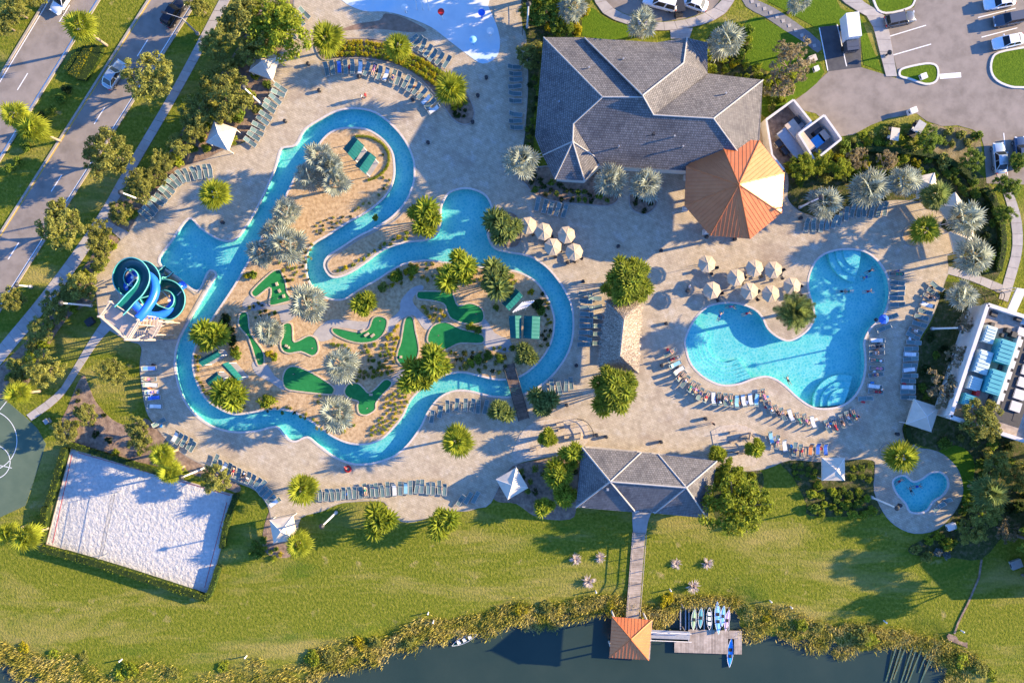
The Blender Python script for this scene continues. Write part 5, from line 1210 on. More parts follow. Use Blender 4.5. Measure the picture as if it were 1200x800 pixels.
fill("300,470 340,474 372,492 395,508 390,512 360,496 330,484 300,480", 18, 2.2, 3.2, [LO, LD, LG], 'tiny dark plants along the lower island bank', 'plants on the lower island bank', z=DZ)
fill("355,290 368,282 366,300 362,330 352,320", 12, 2.2, 3.4, [LO, LD], 'tiny dark plants on the sand loop bank', 'plants on the sand loop bank', z=DZ)
fill("470,312 500,308 560,315 600,322 610,336 560,332 520,328 480,330 455,340 440,338", 46, 2.4, 5, [LL_, LG, LO, LY], 'low mixed planting along the lagoon side of the golf island', '', .8, DZ)
fill("300,350 318,360 328,372 322,400 318,412 312,395 298,372 288,360", 18, 2.2, 4, [LO, LG, LD], 'low planting around the narrow putting green', '', .8, DZ)
fill("380,402 410,404 450,402 465,425 440,440 420,425 390,410", 30, 2.4, 4.6, [LO, LL_, LG], 'low planting in the middle of the golf island', '', .8, DZ)
fill("492,430 520,412 560,412 590,405 597,436 560,434 530,432 505,440", 46, 2.6, 5, [LL_, LG, LO, LD], 'low hedge planting on the island near the footbridge', '', .8, DZ)
fill("375,462 402,470 414,490 425,498 405,510 385,500 372,480", 20, 2.2, 3.6, [LO, LG, LD], 'low planting beside the lower bank silver palm', '', .8, DZ)
fill("236,400 250,405 236,412 234,440 242,458 262,470 290,478 285,482 250,470 232,448 229,420", 34, 2.2, 3.8, [LO, LD, LG, LY], 'low planting along the slide side of the island bank', '', .8, DZ)
fill("330,300 352,300 350,340 345,345 325,312", 16, 2.2, 3.6, [LO, LG, LD], 'low planting under the river bank silver palms', '', .8, DZ)
fill("370,262 400,250 430,236 448,215 452,190 446,176 456,185 458,210 445,232 425,247 395,264 372,278", 24, 1.8, 2.8, [LO, LD], 'tiny dark planting along the inner rim of the sand loop', '', .9, DZ)
for x, y, r in ((675,656,7),(704,654,6.5),(690,682,8),(793,661,6.5),(830,661,7),(813,688,8)): shrub(x, y, r*1.45, 'pink_grass', 'pale pinkish ornamental grass tuft on the bank lawn beside the boardwalk', 'pale grass tufts on the lawn', True, -.02, .8)
# ---- clipped hedges
def hedge(line, wd, h, kind, label, closed=False):
    L2 = [Vector(p) for p in W2(catmull(pts(line), closed, 3) if ',' in line else line)]; e = empty('hedge', (*L2[0], 0)); tag(e, label, 'hedge')
    core = MB().ribbon(L2, wd*.8, 0, h*.86).build('core', M['leaf_dark'], e)
    g = np.random.default_rng(len(line)); clumps = []; d = 0
    for i in range(len(L2)-1):
        a, b = L2[i], L2[i+1]; n = max(1, int((b-a).length/.38)); s = Vector((-(b-a).y, (b-a).x)).normalized()
        for k in range(n):
            for off in (-.33, 0, .33):
                p = a.lerp(b, (k+g.random())/n)+s*off*wd; clumps.append(((p.x, p.y, h*.72+g.uniform(-.05,.1)), .3))
    leaf_cloud(clumps, 20, .075, 5).build('foliage', M[kind], e)
    for c in (core, e.children[1]): c.matrix_parent_inverse = Matrix.Translation((-L2[0].x, -L2[0].y, 0))
    return e
hedge("52,640 100,653 150,668 200,684 246,699", 1.1, 1.3, LL_, 'clipped green hedge along the lawn side of the sand court')
hedge("80,524 74,545 66,575 60,590", 1.0, 1.3, LL_, 'clipped hedge between the ball court and the sand court')
hedge("57,592 55,612 52,634", 1.0, 1.2, LL_, 'clipped hedge piece at the far sand court corner')
hedge("84,520 110,528 150,540 190,553", .9, 1.0, LG, 'clipped hedge along the garden side of the sand court')
hedge("279,578 268,610 262,640", .9, 1.1, LG, 'hedge along the cabana side of the sand court, above the gap')
hedge("258,662 252,682 246,697", .9, 1.1, LG, 'short hedge by the sand court corner, below the gap')
hedge("1012,176 1040,178 1080,182 1112,192 1138,212", 1.0, 1.1, LD, 'dark clipped hedge curving between car park shrubs and pool deck palms')
hedge("1150,222 1166,250 1172,285 1166,318", 1.0, 1.1, LG, 'clipped hedge along the curve of the eastern path')
hedge("1060,500 1062,512 1066,520", .9, 1.0, LD, 'short dark hedge at the corner cabana')
hedge("101,56 110,60 120,68", .8, .5, LG, 'low clipped hedge below the median palm')
def median_block(s, h, kind, label):
    p = pts(s); e = tag(MB().prism(W2(p), -.02, h).build('clipped_shrub_block', M['leaf_dark']), label, 'hedge'); q = shrink(p, .9); g = random.Random(3); cl = []
    n = 0
    xs = [a[0] for a in p]; ys = [a[1] for a in p]
    while n < 110:
        x, y = g.uniform(min(xs), max(xs)), g.uniform(min(ys), max(ys))
        if inside(p, x, y): c = P(x, y); cl.append(((c.x, c.y, h), .28)); n += 1
    leaf_cloud([((a, b, c-.12), .2) for (a, b, c), _ in cl], 34, .06, 6).build('foliage', M[kind], e); return e
median_block("110,52 123,58 118,72 102,96 92,94", .6, LG, 'low clipped green block on the median, right of the yellow strip')
median_block("104,55 112,56 92,93 83,88", .75, LY, 'bright yellow clipped strip on the median')
median_block("92,60 101,55 84,86 77,82", .6, LG, 'low clipped green block on the median, left of the yellow strip')
# ---- reeds and rough growth along the pond bank
def reeds():
    g = random.Random(9); top = catmull(pts("-40,738 0,742 60,757 125,770 150,775 220,773 300,770 350,760 425,742 450,735 480,728 560,712 620,704 690,700 728,700"), False, 3)+catmull(pts("756,702 780,706 850,702 905,706 960,716 1010,726 1060,738 1115,748"), False, 3)+catmull(pts("1112,752 1140,760 1180,780 1220,795"), False, 3)
    mb = MB(); V, F = mb.v, mb.f
    shore = [p for p in catmull(POND_SH, False, 3)]
    def shore_y(x):
        best = None
        for i in range(len(shore)-1):
            a, b = shore[i], shore[i+1]
            if a[0] <= x <= b[0]: return a[1]+(b[1]-a[1])*(x-a[0])/max(b[0]-a[0], .01)
        return 900
    clumps = []
    for i in range(len(top)-1):
        a, b = top[i], top[i+1]; L = math.hypot(b[0]-a[0], b[1]-a[1])
        if L > 40: continue
        for k in range(int(L*4.2)):
            t = g.random(); x = a[0]+(b[0]-a[0])*t; yt = a[1]+(b[1]-a[1])*t; yb = shore_y(x)+5
            if x > 1112: yb = yt+60
            if 791 < x < 868 and yb > 709: yb = 709
            if 524 < x < 564: yb = min(yb, 741)
            y = yt+(yb-yt)*(.15*math.sin(x*.06)+.2+.8*g.random()); 
            if math.sin(x*.09+1.3)*math.sin(y*.17+x*.05) > .55: continue
            clumps.append((x, y, (y-yt)/max(1, yb-yt)))
    for x, y, t in clumps:
        c = P(x, y); z0 = -.05-.7*max(0, min(1, t))
        hh = g.uniform(.35, 1.0); n = 11
        for k in range(n):
            az = g.uniform(0, 6.28); ln = g.uniform(.15, .6); p = Vector((c.x+g.gauss(0,.42), c.y+g.gauss(0,.42), z0)); d = Vector((math.cos(az)*ln, math.sin(az)*ln, hh*g.uniform(.6,1))); s = Vector((-math.sin(az), math.cos(az), 0))*g.uniform(.018,.05)
            m_ = p+d*.6; n0 = len(V); V += [tuple(p+s), tuple(p-s), tuple(m_-s), tuple(m_+s), tuple(p+d-Vector((0,0,.15)))]; F += [(n0,n0+1,n0+2,n0+3), (n0+3,n0+2,n0+4)]; mb.m += [0,0]
    o = mb.build('reeds', M['reed']); tag(o, 'golden green reeds and rushes along the pond bank', 'reeds', kind='stuff')
reeds()
for x, y, r, k in ((150,786,13,LL_),(140,792,12,LL_),(95,772,9,LO),(60,768,9,LL_),(25,760,9,LY),(200,790,10,LO),(260,782,10,LL_),(365,772,12,LL_),(385,770,11,LO),(420,755,10,LY),(440,752,9,LO),(480,752,9,LO),(610,716,10,LY),(640,712,10,LO),(715,708,8,LY),(780,706,9,LY),(786,701,7,LY),(940,733,11,LL_),(1010,745,14,LO),(1020,752,12,LL_),(960,736,9,LO),(1130,775,11,LL_),(1150,785,12,LO),(1165,792,10,LL_),(880,715,8,LO),(900,722,9,LY)):
    shrub(x, y, r, k, 'loose bushy growth among the reeds of the pond bank', 'bushy growth on the bank', z=-.35, hs=.7)
# reed stems lying in the water
for i, (a, b) in enumerate((((1054,753),(1041,800)),((1060,753),(1046,802)),((1065,755),(1050,798)),((1073,755),(1058,804)),((1078,755),(1064,800)),((1084,757),(1067,803)),((1091,759),(1080,790)),((1097,759),(1082,802)),((1101,762),(1086,792)))):
    p, q = P(*a), P(*b); o = MB().tube([(p.x,p.y,-.45),(q.x,q.y,-.66)], .09, 5).build('reed_pole', mat('straw_pole', [(.45,.38,.12),(.55,.47,.2)], 3, .9) if i == 0 else bpy.data.materials['straw_pole']); tag(o, 'long pale straw pole lying out over the pond water', 'pole', 'straw poles in the pond')
# ================================================================== FURNITURE
rf = random.Random(23)
def make_lounger(up=1.0):
    e = empty('sun_lounger'); mb = MB()
    for sg in (-1, 1):
        mb.tube([(-1.0, sg*.31, .34), (.3, sg*.31, .34)], .035, 5); 
        for x in (-.85, .25): mb.tube([(x, sg*.29, 0), (x, sg*.31, .34)], .035, 5)
    mb.tube([(-1.0,-.31,.34), (-1.0,.31,.34)], .035, 5); mb.tube([(.3,-.31,.34), (.3,.31,.34)], .035, 5); mb.build('frame', M['frame'], e)
    mb = MB()
    for k in range(4):
        x0, x1 = -.96+k*.31, -.96+(k+1)*.31; z0, z1 = .345-.02*math.sin(k*.8), .345-.02*math.sin((k+1)*.8); mb.face([(x0,-.3,z0),(x1,-.3,z1),(x1,.3,z1),(x0,.3,z0)])
    mb.build('seat_sling', M['sling'], e)
    x1, z1, x2, z2 = .29+.46*(1+.25*(1-up)), .35+.37*up, .29+.64*(1+.3*(1-up)), .35+.57*up
    mb = MB(); mb.face([(.29,-.3,.35),(x1,-.3,z1),(x1,.3,z1),(.29,.3,.35)]); mb.face([(x1,-.3,z1),(x2,-.3,z2),(x2,.3,z2),(x1,.3,z1)]); b = mb.build('backrest', M['sling'], e)
    mb = MB()
    for sg in (-1, 1): mb.tube([(.29,sg*.31,.34),(x1,sg*.31,z1),(x2+.02,sg*.31,z2+.02)], .032, 5)
    mb.tube([(x2+.02,-.31,z2+.02),(x2+.02,.31,z2+.02)], .03, 5); mb.build('back_frame', M['frame'], b)
    return e
PROTOS = [make_lounger(), make_lounger(.65), make_lounger(.06)]; used = [False]*3; LOUNGERS = []
def lounger(x, y, ang, label, group):
    i = 0 if label.count('main pool') or label.count('oval') else rf.choice((0, 0, 1, 1, 2)); e = PROTOS[i] if not used[i] else copy_tree(PROTOS[i]); used[i] = True
    c = P(x, y, .4); e.location = (c.x, c.y, DZ); e.rotation_euler = (0, 0, rad(ang+rf.gauss(0, 5))); tag(e, label, 'sun lounger', group); LOUNGERS.append(e); return e
def row(s, ang, where, n=None):
    "ang: direction the head points, degrees ccw from east; None = left of the row direction"
    p = pts(s)
    if n:
        q = catmull(p, False, 12); d = [0]
        for i in range(1, len(q)): d.append(d[-1]+math.hypot(q[i][0]-q[i-1][0], q[i][1]-q[i-1][1]))
        out = []
        for k in range(n):
            t = d[-1]*k/(n-1); i = max(0, min(len(q)-2, int(np.searchsorted(d, t))-1)); u = (t-d[i])/max(1e-6, d[i+1]-d[i]); out.append((q[i][0]+(q[i+1][0]-q[i][0])*u, q[i][1]+(q[i+1][1]-q[i][1])*u))
        p = out
    res = []
    for i, (x, y) in enumerate(p):
        if ang in ('L', 'R'):
            a, b = p[max(0, i-1)], p[min(len(p)-1, i+1)]; an = math.degrees(math.atan2(-(b[1]-a[1]), b[0]-a[0]))+(90 if ang == 'L' else -90)
        else: an = ang
        res.append(lounger(x+rf.uniform(-.9,.9), y+rf.uniform(-.9,.9), an, 'grey green sling sun lounger '+where, 'sun loungers '+where))
    return res
A1 = row("382,81 403,79 422,79 440,84 457,89 474,96 487,104 497,113 509,129", 'L', 'in the curve inside the deck hedge', 19)
A2 = row("482,46 489,49 496,54 502,60 508,65 515,69 523,73", 50, 'in the slanted row between deck hedge and splash pad')
A3 = row("357,16 352,23 347,31 342,39 340,46", 130, 'under the big tree at the deck corner')
A4 = row("330,103 325,112 318,123 313,132 308,141 303,150 299,159 294,167", 'R', 'in the row below the shaded cabana', 11)
A5 = row("247,200 230,203 213,208 203,214 195,225 187,234 178,244 170,252", 'R', 'in the row at the edge of the plunge pool deck', 15)
A6 = row("176,432 175,443 177,450 179,459 180,466 182,475", 180, 'in the row facing away from the oval lawn')
A6 += row("186,495", 215, 'standing alone near the oval lawn')
A7 = row("205,511 210,514 216,517 222,520 227,523", 62, 'in the short dark row at the lower river curve')
A8 = row("252,541 275,553 300,564 322,588", 'L', 'in the slanted row beside the sand court garden', 15)
A9 = row("376,580 410,577 450,574 490,571 521,572", 'L', 'in the long row above the lower lawn', 23)
A10 = row("540,585 549,584 557,582", 60, 'on the rounded end of the lower deck')
A11 = row("507,488 516,482 525,475 535,473 545,474 553,475 561,477 569,477", 80, 'below the river near the footbridge')
A12 = row("647,452 655,454 663,452 670,449", 95, 'in the short row beside the bridge palms')
A13 = row("686,345 687,360 686,374 686,388 685,404", 0, 'in the column along the river side of the thatched hut', 9)
A13b = row("698,350 699,376 697,402", 180, 'in the column beside the wall of the thatched hut', 6)
A14 = row("630,239 638,242 646,244 654,246 661,248", 78, 'in the row below the clubhouse hedge')
A15 = row("603,78 604,98 603,118", 180, 'in the column left of the clubhouse', 6) + row("605,135 605,149", 180, 'in the pair left of the clubhouse wall', 3)
A16 = row("946,263 954,264 962,264 970,262 977,260 985,257 992,252 999,248 1006,247 1013,247 1022,247 1030,247 1038,246", 83, 'in the row below the upper silver palms')
A17 = row("1050,321 1051,332 1051,338 1051,344 1050,350 1050,356", 0, 'at the water edge east of the main pool')
A18 = row("1098,335 1091,345 1086,357 1081,370 1076,382 1069,394", 'L', 'slanting along the eastern deck edge', 9) + row("1070,402 1066,414 1066,428 1065,442 1063,456 1064,466", 0, 'in the column along the eastern bed', 11)
A19 = row("1027,398 1026,406 1027,414 1026,422 1027,431 1026,439 1024,452 1026,458 1014,466", 0, 'in the inner column east of the main pool')
A20 = row("786,413 790,422 793,431 797,438 803,446 809,452 815,456 821,461 828,464", 'R', 'curving round the shallow end of the pool', 10)
A20b = row("836,466 843,467 850,468 857,469 864,470 872,469 879,469 886,469", -92, 'in the straight row below the main pool')
A20c = row("894,463 898,471 903,477 910,481 918,484 926,487 935,490 944,492 952,494 970,499 978,498 986,494 994,490 1001,486", -75, 'in the crowded row below the main pool')
A21 = row("903,513 911,518 919,521 931,526 940,528 950,527 959,525 967,526", 90, 'in the lowest row by the white square cabana')
row("1101,594 1106,588", 40, 'beside the spa pool')
row("1043,372 1036,384", 20, 'near the blue umbrella east of the main pool')
# towels lying on some of them
def towel(l, m, nm):
    mb = MB(); mb.face([(-.85,-.27,.37),(.2,-.27,.37),(.2,.27,.37),(-.85,.27,.37)]); mb.face([(.2,-.27,.37),(.29,-.27,.375),(.29,.27,.375),(.2,.27,.37)]); mb.face([(.29,-.27,.38),(.72,-.27,.725),(.72,.27,.725),(.29,.27,.38)])
    me = cached(('towel', m), lambda: mb.mesh('towel', M[m])); o = obj('beach_towel', me); o.location = l.location; o.rotation_euler = l.rotation_euler
    w_ = l['label'].replace('grey green sling sun lounger ', ''); tag(o, nm+' towel on a lounger '+w_, 'towel', nm+' towels')
for i, m, nm in ((2,'towel_blue','blue'),(5,'towel_white','white'),(9,'towel_white','white'),(16,'towel_white','white'),(18,'towel_white','white')): towel(A1[i], m, nm)
for L_, m, nm in ((A6[0],'towel_blue','blue'),(A6[2],'towel_white','white'),(A6[3],'towel_white','white'),(A6[4],'towel_blue','blue'),(A6[5],'towel_white','white'),(A7[0],'towel_white','white'),(A8[2],'towel_white','white'),(A8[14],'towel_white','white'),(A9[13],'towel_white','white'),(A9[15],'towel_aqua','aqua'),(A19[6],'towel_white','white'),(A19[0],'towel_white','white'),
    (A20[2],'towel_aqua','aqua'),(A20[3],'towel_white','white'),(A20b[0],'towel_white','white'),(A20b[4],'towel_aqua','aqua'),(A20b[5],'towel_white','white'),(A20b[6],'towel_white','white'),(A20b[7],'towel_aqua','aqua'),(A21[0],'towel_aqua','aqua'),(A21[2],'towel_white','white'),(A21[5],'towel_orange','orange'),(A21[6],'towel_blue','blue'),(A21[7],'towel_blue','blue'),(A20c[5],'towel_white','white'),(A20c[8],'towel_white','white'),(A18[3],'towel_white','white'),(A18[11],'towel_white','white')): towel(L_, m, nm)
for k in (0, 3): towel(A18[14+k], 'towel_white', 'white')
# bags left beside some loungers
def bag(l, m, nm, i):
    def mk():
        b = MB(); b.v = [(-.22,-.12,0),(.22,-.12,0),(.22,.12,0),(-.22,.12,0),(-.27,-.15,.3),(.27,-.15,.3),(.27,.15,.3),(-.27,.15,.3)]; b.f = [(0,3,2,1),(4,5,6,7),(0,1,5,4),(1,2,6,5),(2,3,7,6),(3,0,4,7)]; b.m = [0]*6
        b.tube([(-.12,0,.3),(-.08,0,.5),(.08,0,.5),(.12,0,.3)], .015, 5); return b.mesh('bag', M[m])
    o = obj('beach_bag', cached(('bag', m), mk)); a = l.rotation_euler.z; o.location = l.location+Vector((-math.sin(a), math.cos(a), 0))*.52*(1 if i % 2 else -1)+Vector((math.cos(a), math.sin(a), 0))*rf.uniform(-.5, .5); o.rotation_euler.z = rf.uniform(0, 3)
    tag(o, nm+' beach bag standing by a lounger '+l['label'].replace('grey green sling sun lounger ', ''), 'bag', nm+' beach bags')
for i, l in enumerate(A20[::2]+A20b[::2]+A20c[::2]+A19[::2]+A18[1::4]+A6[::2]+A1[3::5]+A9[4::6]+A21[::3]): bag(l, ('towel_red','wear_black','towel_orange','wear_white','bin_blue')[i % 5], ('red','black','orange','white','blue')[i % 5], i)
# ---- market umbrellas
def umbrella(x, y, label, group, r=1.36, m='umbrella', tilt=0):
    h = 2.75; c = P(x, y, h-.2); e = empty('market_umbrella', (c.x, c.y, DZ), rf.uniform(0, .7)); tag(e, label, 'umbrella', group)
    ap = Vector((0,0,h)); rim = [Vector((math.cos(k*math.pi/4)*r, math.sin(k*math.pi/4)*r, h-.52)) for k in range(8)]
    for k in range(8):
        a, b = rim[k], rim[(k+1) % 8]; mdl = (a+b)/2*1; mdl = Vector((mdl.x*.985, mdl.y*.985, h-.50)); q = (ap+mdl)/2-Vector((0,0,.03)); dz_ = Vector((0,0,.16))
        mb = MB(); mb.face([a, mdl, q]); mb.face([mdl, b, q]); mb.face([a, q, ap]); mb.face([q, b, ap]); mb.face([a, b, b-dz_, a-dz_]); mb.build('canopy_panel', M[m], e)
        MB().tube([a+Vector((0,0,-.02)), ap+Vector((0,0,-.06))], .015, 4).build('rib', M['wood'], e)
    MB().tube([(0,0,0),(0,0,h+.08)], .03, 6).build('pole', M['wood'], e); MB().tube([(0,0,0),(0,0,.09)], .3, 12).build('base', M['dark_metal'], e)
    MB().tube([(0,0,h-.02),(0,0,h+.12)], [.16,.03], 8).build('cap', M[m], e)
    return e
for x, y in ((619,264),(637,271),(664,275),(648,289),(673,295)): umbrella(x, y, 'beige octagonal umbrella in the shaded group beside the river bend', 'umbrellas by the river bend')
for x, y in ((829,309),(885,314),(863,325),(835,340),(879,341),(907,316),(929,335),(904,344)): umbrella(x, y, 'beige octagonal umbrella in the sunny group above the main pool', 'umbrellas above the main pool')
umbrella(1037,374,'small blue umbrella at the east edge of the main pool','blue umbrella',.75,'towel_blue')
# tables with chairs under umbrellas
def chair(x, y, ang, z, label, group):
    def mk():
        mb = MB(); mb.box((0,0,.44), (.46,.46,.05)); mb.box((-.22,0,.72), (.05,.44,.5))
        for a in (-1, 1):
            for b in (-1, 1): mb.tube([(a*.2,b*.2,0),(a*.2,b*.2,.44)], .02, 4)
        return mb.mesh('chair', M['dark_metal'])
    o = obj('patio_chair', cached('chair', mk)); o.location = (x, y, z); o.rotation_euler.z = ang; tag(o, label, 'chair', group)
def table(x, y, where, n=4, m='dark_metal'):
    c = P(x, y); e = empty('patio_table', (c.x, c.y, DZ)); tag(e, 'round dark patio table '+where, 'table', 'patio tables '+where)
    MB().tube([(0,0,.7),(0,0,.74)], .5, 16).build('table_top', M[m], e); MB().tube([(0,0,0),(0,0,.7)], .05, 6).tube([(0,0,0),(0,0,.04)], .25, 10).build('pedestal', M[m], e)
    a0 = rf.uniform(0, 1.5)
    for k in range(n):
        a = a0+k*2*math.pi/n; chair(c.x+math.cos(a)*.82, c.y+math.sin(a)*.82, a+math.pi, DZ, 'dark patio chair drawn up to a table '+where, 'patio chairs '+where)
for x, y in ((621,270),(640,277),(666,281),(650,295),(675,301)): table(x, y, 'under the shaded umbrellas')
for x, y in ((832,315),(888,318),(866,330),(838,346),(882,346),(911,321),(932,341)): table(x, y, 'under the sunny umbrellas')
def bench(x, y, ang, where, m='stone'):
    c = P(x, y); e = empty('terrace_bench', (c.x, c.y, Z1), rad(ang)); tag(e, 'pale bench on the gravel terrace '+where, 'bench', 'benches '+where)
    MB().box((0,0,.45), (1.1,.45,.08)).build('seat', M[m], e); MB().box((0,.2,.75), (1.1,.06,.5)).build('backrest', M[m], e)
    for sg in (-1, 1): MB().box((sg*.42,0,.21), (.08,.4,.42)).build('leg', M['dark_metal'], e)
for x, y, a in ((656,496,10),(658,503,12),(672,498,5),(665,511,8),(681,510,85),(650,519,15),(625,526,20),(640,500,0)): bench(x, y, a, 'left of the pavilion')
for x, y, a in ((858,506,10),(870,512,5),(858,517,15),(878,510,80),(868,530,10)): bench(x, y, a, 'right of the pavilion')
# curved terrace rail
def rail(line, label, h=1.0, m='dark_metal', n=3):
    p = [Vector((*q, 0)) for q in W2(catmull(pts(line), False, 4))]; e = empty('railing', p[0]); tag(e, label, 'railing'); o0 = p[0].copy()
    MB().tube([q-o0+Vector((0,0,h)) for q in p], .05, 5).build('top_rail', M[m], e); MB().tube([q-o0+Vector((0,0,h*.5)) for q in p], .03, 5).build('mid_rail', M[m], e)
    for q in p[::n]: MB().tube([q-o0, q-o0+Vector((0,0,h))], .04, 5).build('post', M[m], e)
rail("676,490 686,493 693,502 695,510", 'curved dark railing round the dining terrace left of the pavilion')
rail("830,533 845,528 870,530 884,527", 'low dark railing in front of the terrace right of the pavilion')
rail("878,508 886,516 892,526 893,520", 'short curved railing at the end of the right terrace')
rail("612,42 613,20 612,0", 'dark fence beside the splash pad shrubs', 1.4)
rail("1160,340 1170,345 1166,358", 'short dark gate at the end of the eastern path', 1.3)
# litter bins
for i, (x, y) in enumerate(((362,76),(375,107),(335,143),(484,118),(502,168),(560,113),(554,144),(421,91),(724,289),(774,294),(827,278),(860,281),(665,308),(780,379),(675,428),(710,511),(774,517),(826,490),(775,428),(664,474),(699,509),(937,256),(805,341),(262,261),(674,530),(329,68),(570,92),(683,330),(1050,508),(1053,591))):
    c = P(x, y); h = .55; e = empty('litter_bin', (c.x, c.y, DZ), rf.uniform(0, 3)); tag(e, 'small round black litter bin standing on the paving', 'litter bin', 'black litter bins on the deck')
    MB().tube([(0,0,0),(0,0,h)], [.24,.28], 10).build('body', M['dark_metal'], e); MB().tube([(0,0,h),(0,0,h+.1)], [.3,.18], 10).build('lid', M['dark_metal'], e)
# lamp posts
def lamp(bx, by, tx, ty, label, m='white_metal', arm=False):
    b = P(bx, by); d0 = math.hypot(bx-600, by-400); d1 = math.hypot(tx-600, ty-400); h = H*(1-d0/d1); e = empty('lamp_post', b); tag(e, label, 'lamp post', 'lamp posts')
    MB().tube([(0,0,0),(0,0,h)], [.17,.10], 8).build('pole', M[m], e); MB().tube([(0,0,0),(0,0,.35)], .28, 8).build('base', M['concrete'], e)
    if arm:
        MB().tube([(0,0,h-.1),(-2.2,.6,h+.25)], .05, 6).build('arm', M[m], e); MB().box((-2.4,.65,h+.25), (.8,.3,.14), rad(165)).build('lamp_head', M['dark_metal'], e)
    else: MB().tube([(0,0,h),(0,0,h+.12)], [.12,.4], 10).tube([(0,0,h+.12),(0,0,h+.5)], [.4,.12], 10).build('lamp_head', M['dark_metal'], e)
for a in ((172,237,141,228,'cream lamp post by the path to the plunge pool'), (107,358,72,356,'cream lamp post on the grass beside the slide'), (240,548,212,556,'cream lamp post at the sand court corner'), (394,600,376,615,'cream lamp post on the edge of the lower lawn'),
    (306,122,283,105,'cream lamp post in the upper shrub bed'), (1092,385,1125,384,'cream lamp post on the dark lawn by the eastern bed'), (1021,582,1051,594,'cream lamp post in the shrubs beside the spa'), (937,243,961,230,'cream lamp post among the upper silver palms'), (618,32,617,5,'grey lamp post beside the splash pad shrubs'), (37,336,20,335,'low lamp post on the road verge')): lamp(*a)
lamp(232,40,214,20,'dark street lamp with a long arm over the road','grey_metal',True)
lamp(1037,66,1043,63,'short black lamp post on the car park footpath','dark_metal')
# shore posts
for x, y in ((143,772),(289,768),(502,717),(508,727),(698,692),(785,690),(902,703),(1036,727),(1126,738),(926,710)):
    c = P(x, y); e = empty('marker_post', (c.x, c.y, -.25)); tag(e, 'short white marker post on the pond bank', 'post', 'white marker posts'); MB().tube([(0,0,-.2),(0,0,1.0)], .1, 8).build('post', M['white_metal'], e); MB().tube([(0,0,1.0),(0,0,1.1)], [.13,.05], 8).build('cap', M['white_metal'], e)
# volleyball net
vn = empty('volleyball_net'); tag(vn, 'thin volleyball net strung between two poles on the white sand court', 'net')
a, b = P(137,577,1), P(122,651,1); 
for p in (a, b): MB().tube([(p.x,p.y,0),(p.x,p.y,2.5)], .05, 6).build('pole', M['grey_metal'], vn)
mb = MB()
for k in range(6): mb.tube([(a.x,a.y,1.5+k*.18),(b.x,b.y,1.5+k*.18)], .006 if 0 < k < 5 else .03, 4)
for k in range(40): p = a.lerp(b, k/39); mb.box((p.x,p.y,1.95), (.008,.008,.9))
mb.build('netting', M['dark_metal'], vn); origin(vn, ((a+b)/2).xy)
# boundary tapes on the sand
for q in (((85,531),(62,636)),((92,530),(270,580)),((266,588),(240,688))):
    a, b = P(*q[0]), P(*q[1]); o = MB().ribbon([(a.x,a.y),(b.x,b.y)], .08, .055, .075).build('court_tape', M['red'], sandc)
# splash toys
def toy(x, y, m, label, kind):
    c = P(x, y); e = empty('splash_toy', (c.x, c.y, DZ+.02)); tag(e, label, 'splash toy')
    if kind == 'bucket':
        MB().tube([(0,0,0),(0,0,2.2)], .07, 8).build('pole', M['white_metal'], e); MB().tube([(0,0,2.0),(0,0,2.7)], [.3,.5], 12).build('bucket', M[m], e)
    elif kind == 'hoop':
        for k in range(3): MB().tube([(k*.9-.9, 1.1*math.cos(t*math.pi/8), 2.0*math.sin(t*math.pi/8)) for t in range(9)], .06, 6).build('hoop', M[m], e)
    else:
        MB().tube([(0,0,0),(0,0,1.5)], [.16,.08], 8).build('stem', M[m], e); MB().tube([(0,0,1.5),(0,0,1.6),(0,0,1.75)], [.1,.55,.1], 12).build('flower', M[m], e)
toy(519,24,'red','red tipping bucket toy on the splash pad','bucket'); toy(496,4,'white_metal','white water hoops on the splash pad','hoop'); toy(565,21,'slide_blue','dark blue flower spray on the splash pad','flower'); toy(555,52,'kayak_sky','pale blue flower spray at the splash pad edge','flower'); toy(476,15,'white_metal','white topped spray post at the brown splash pad edge','flower'); toy(575,42,'white_metal','white spray post near the splash pad tip','flower')

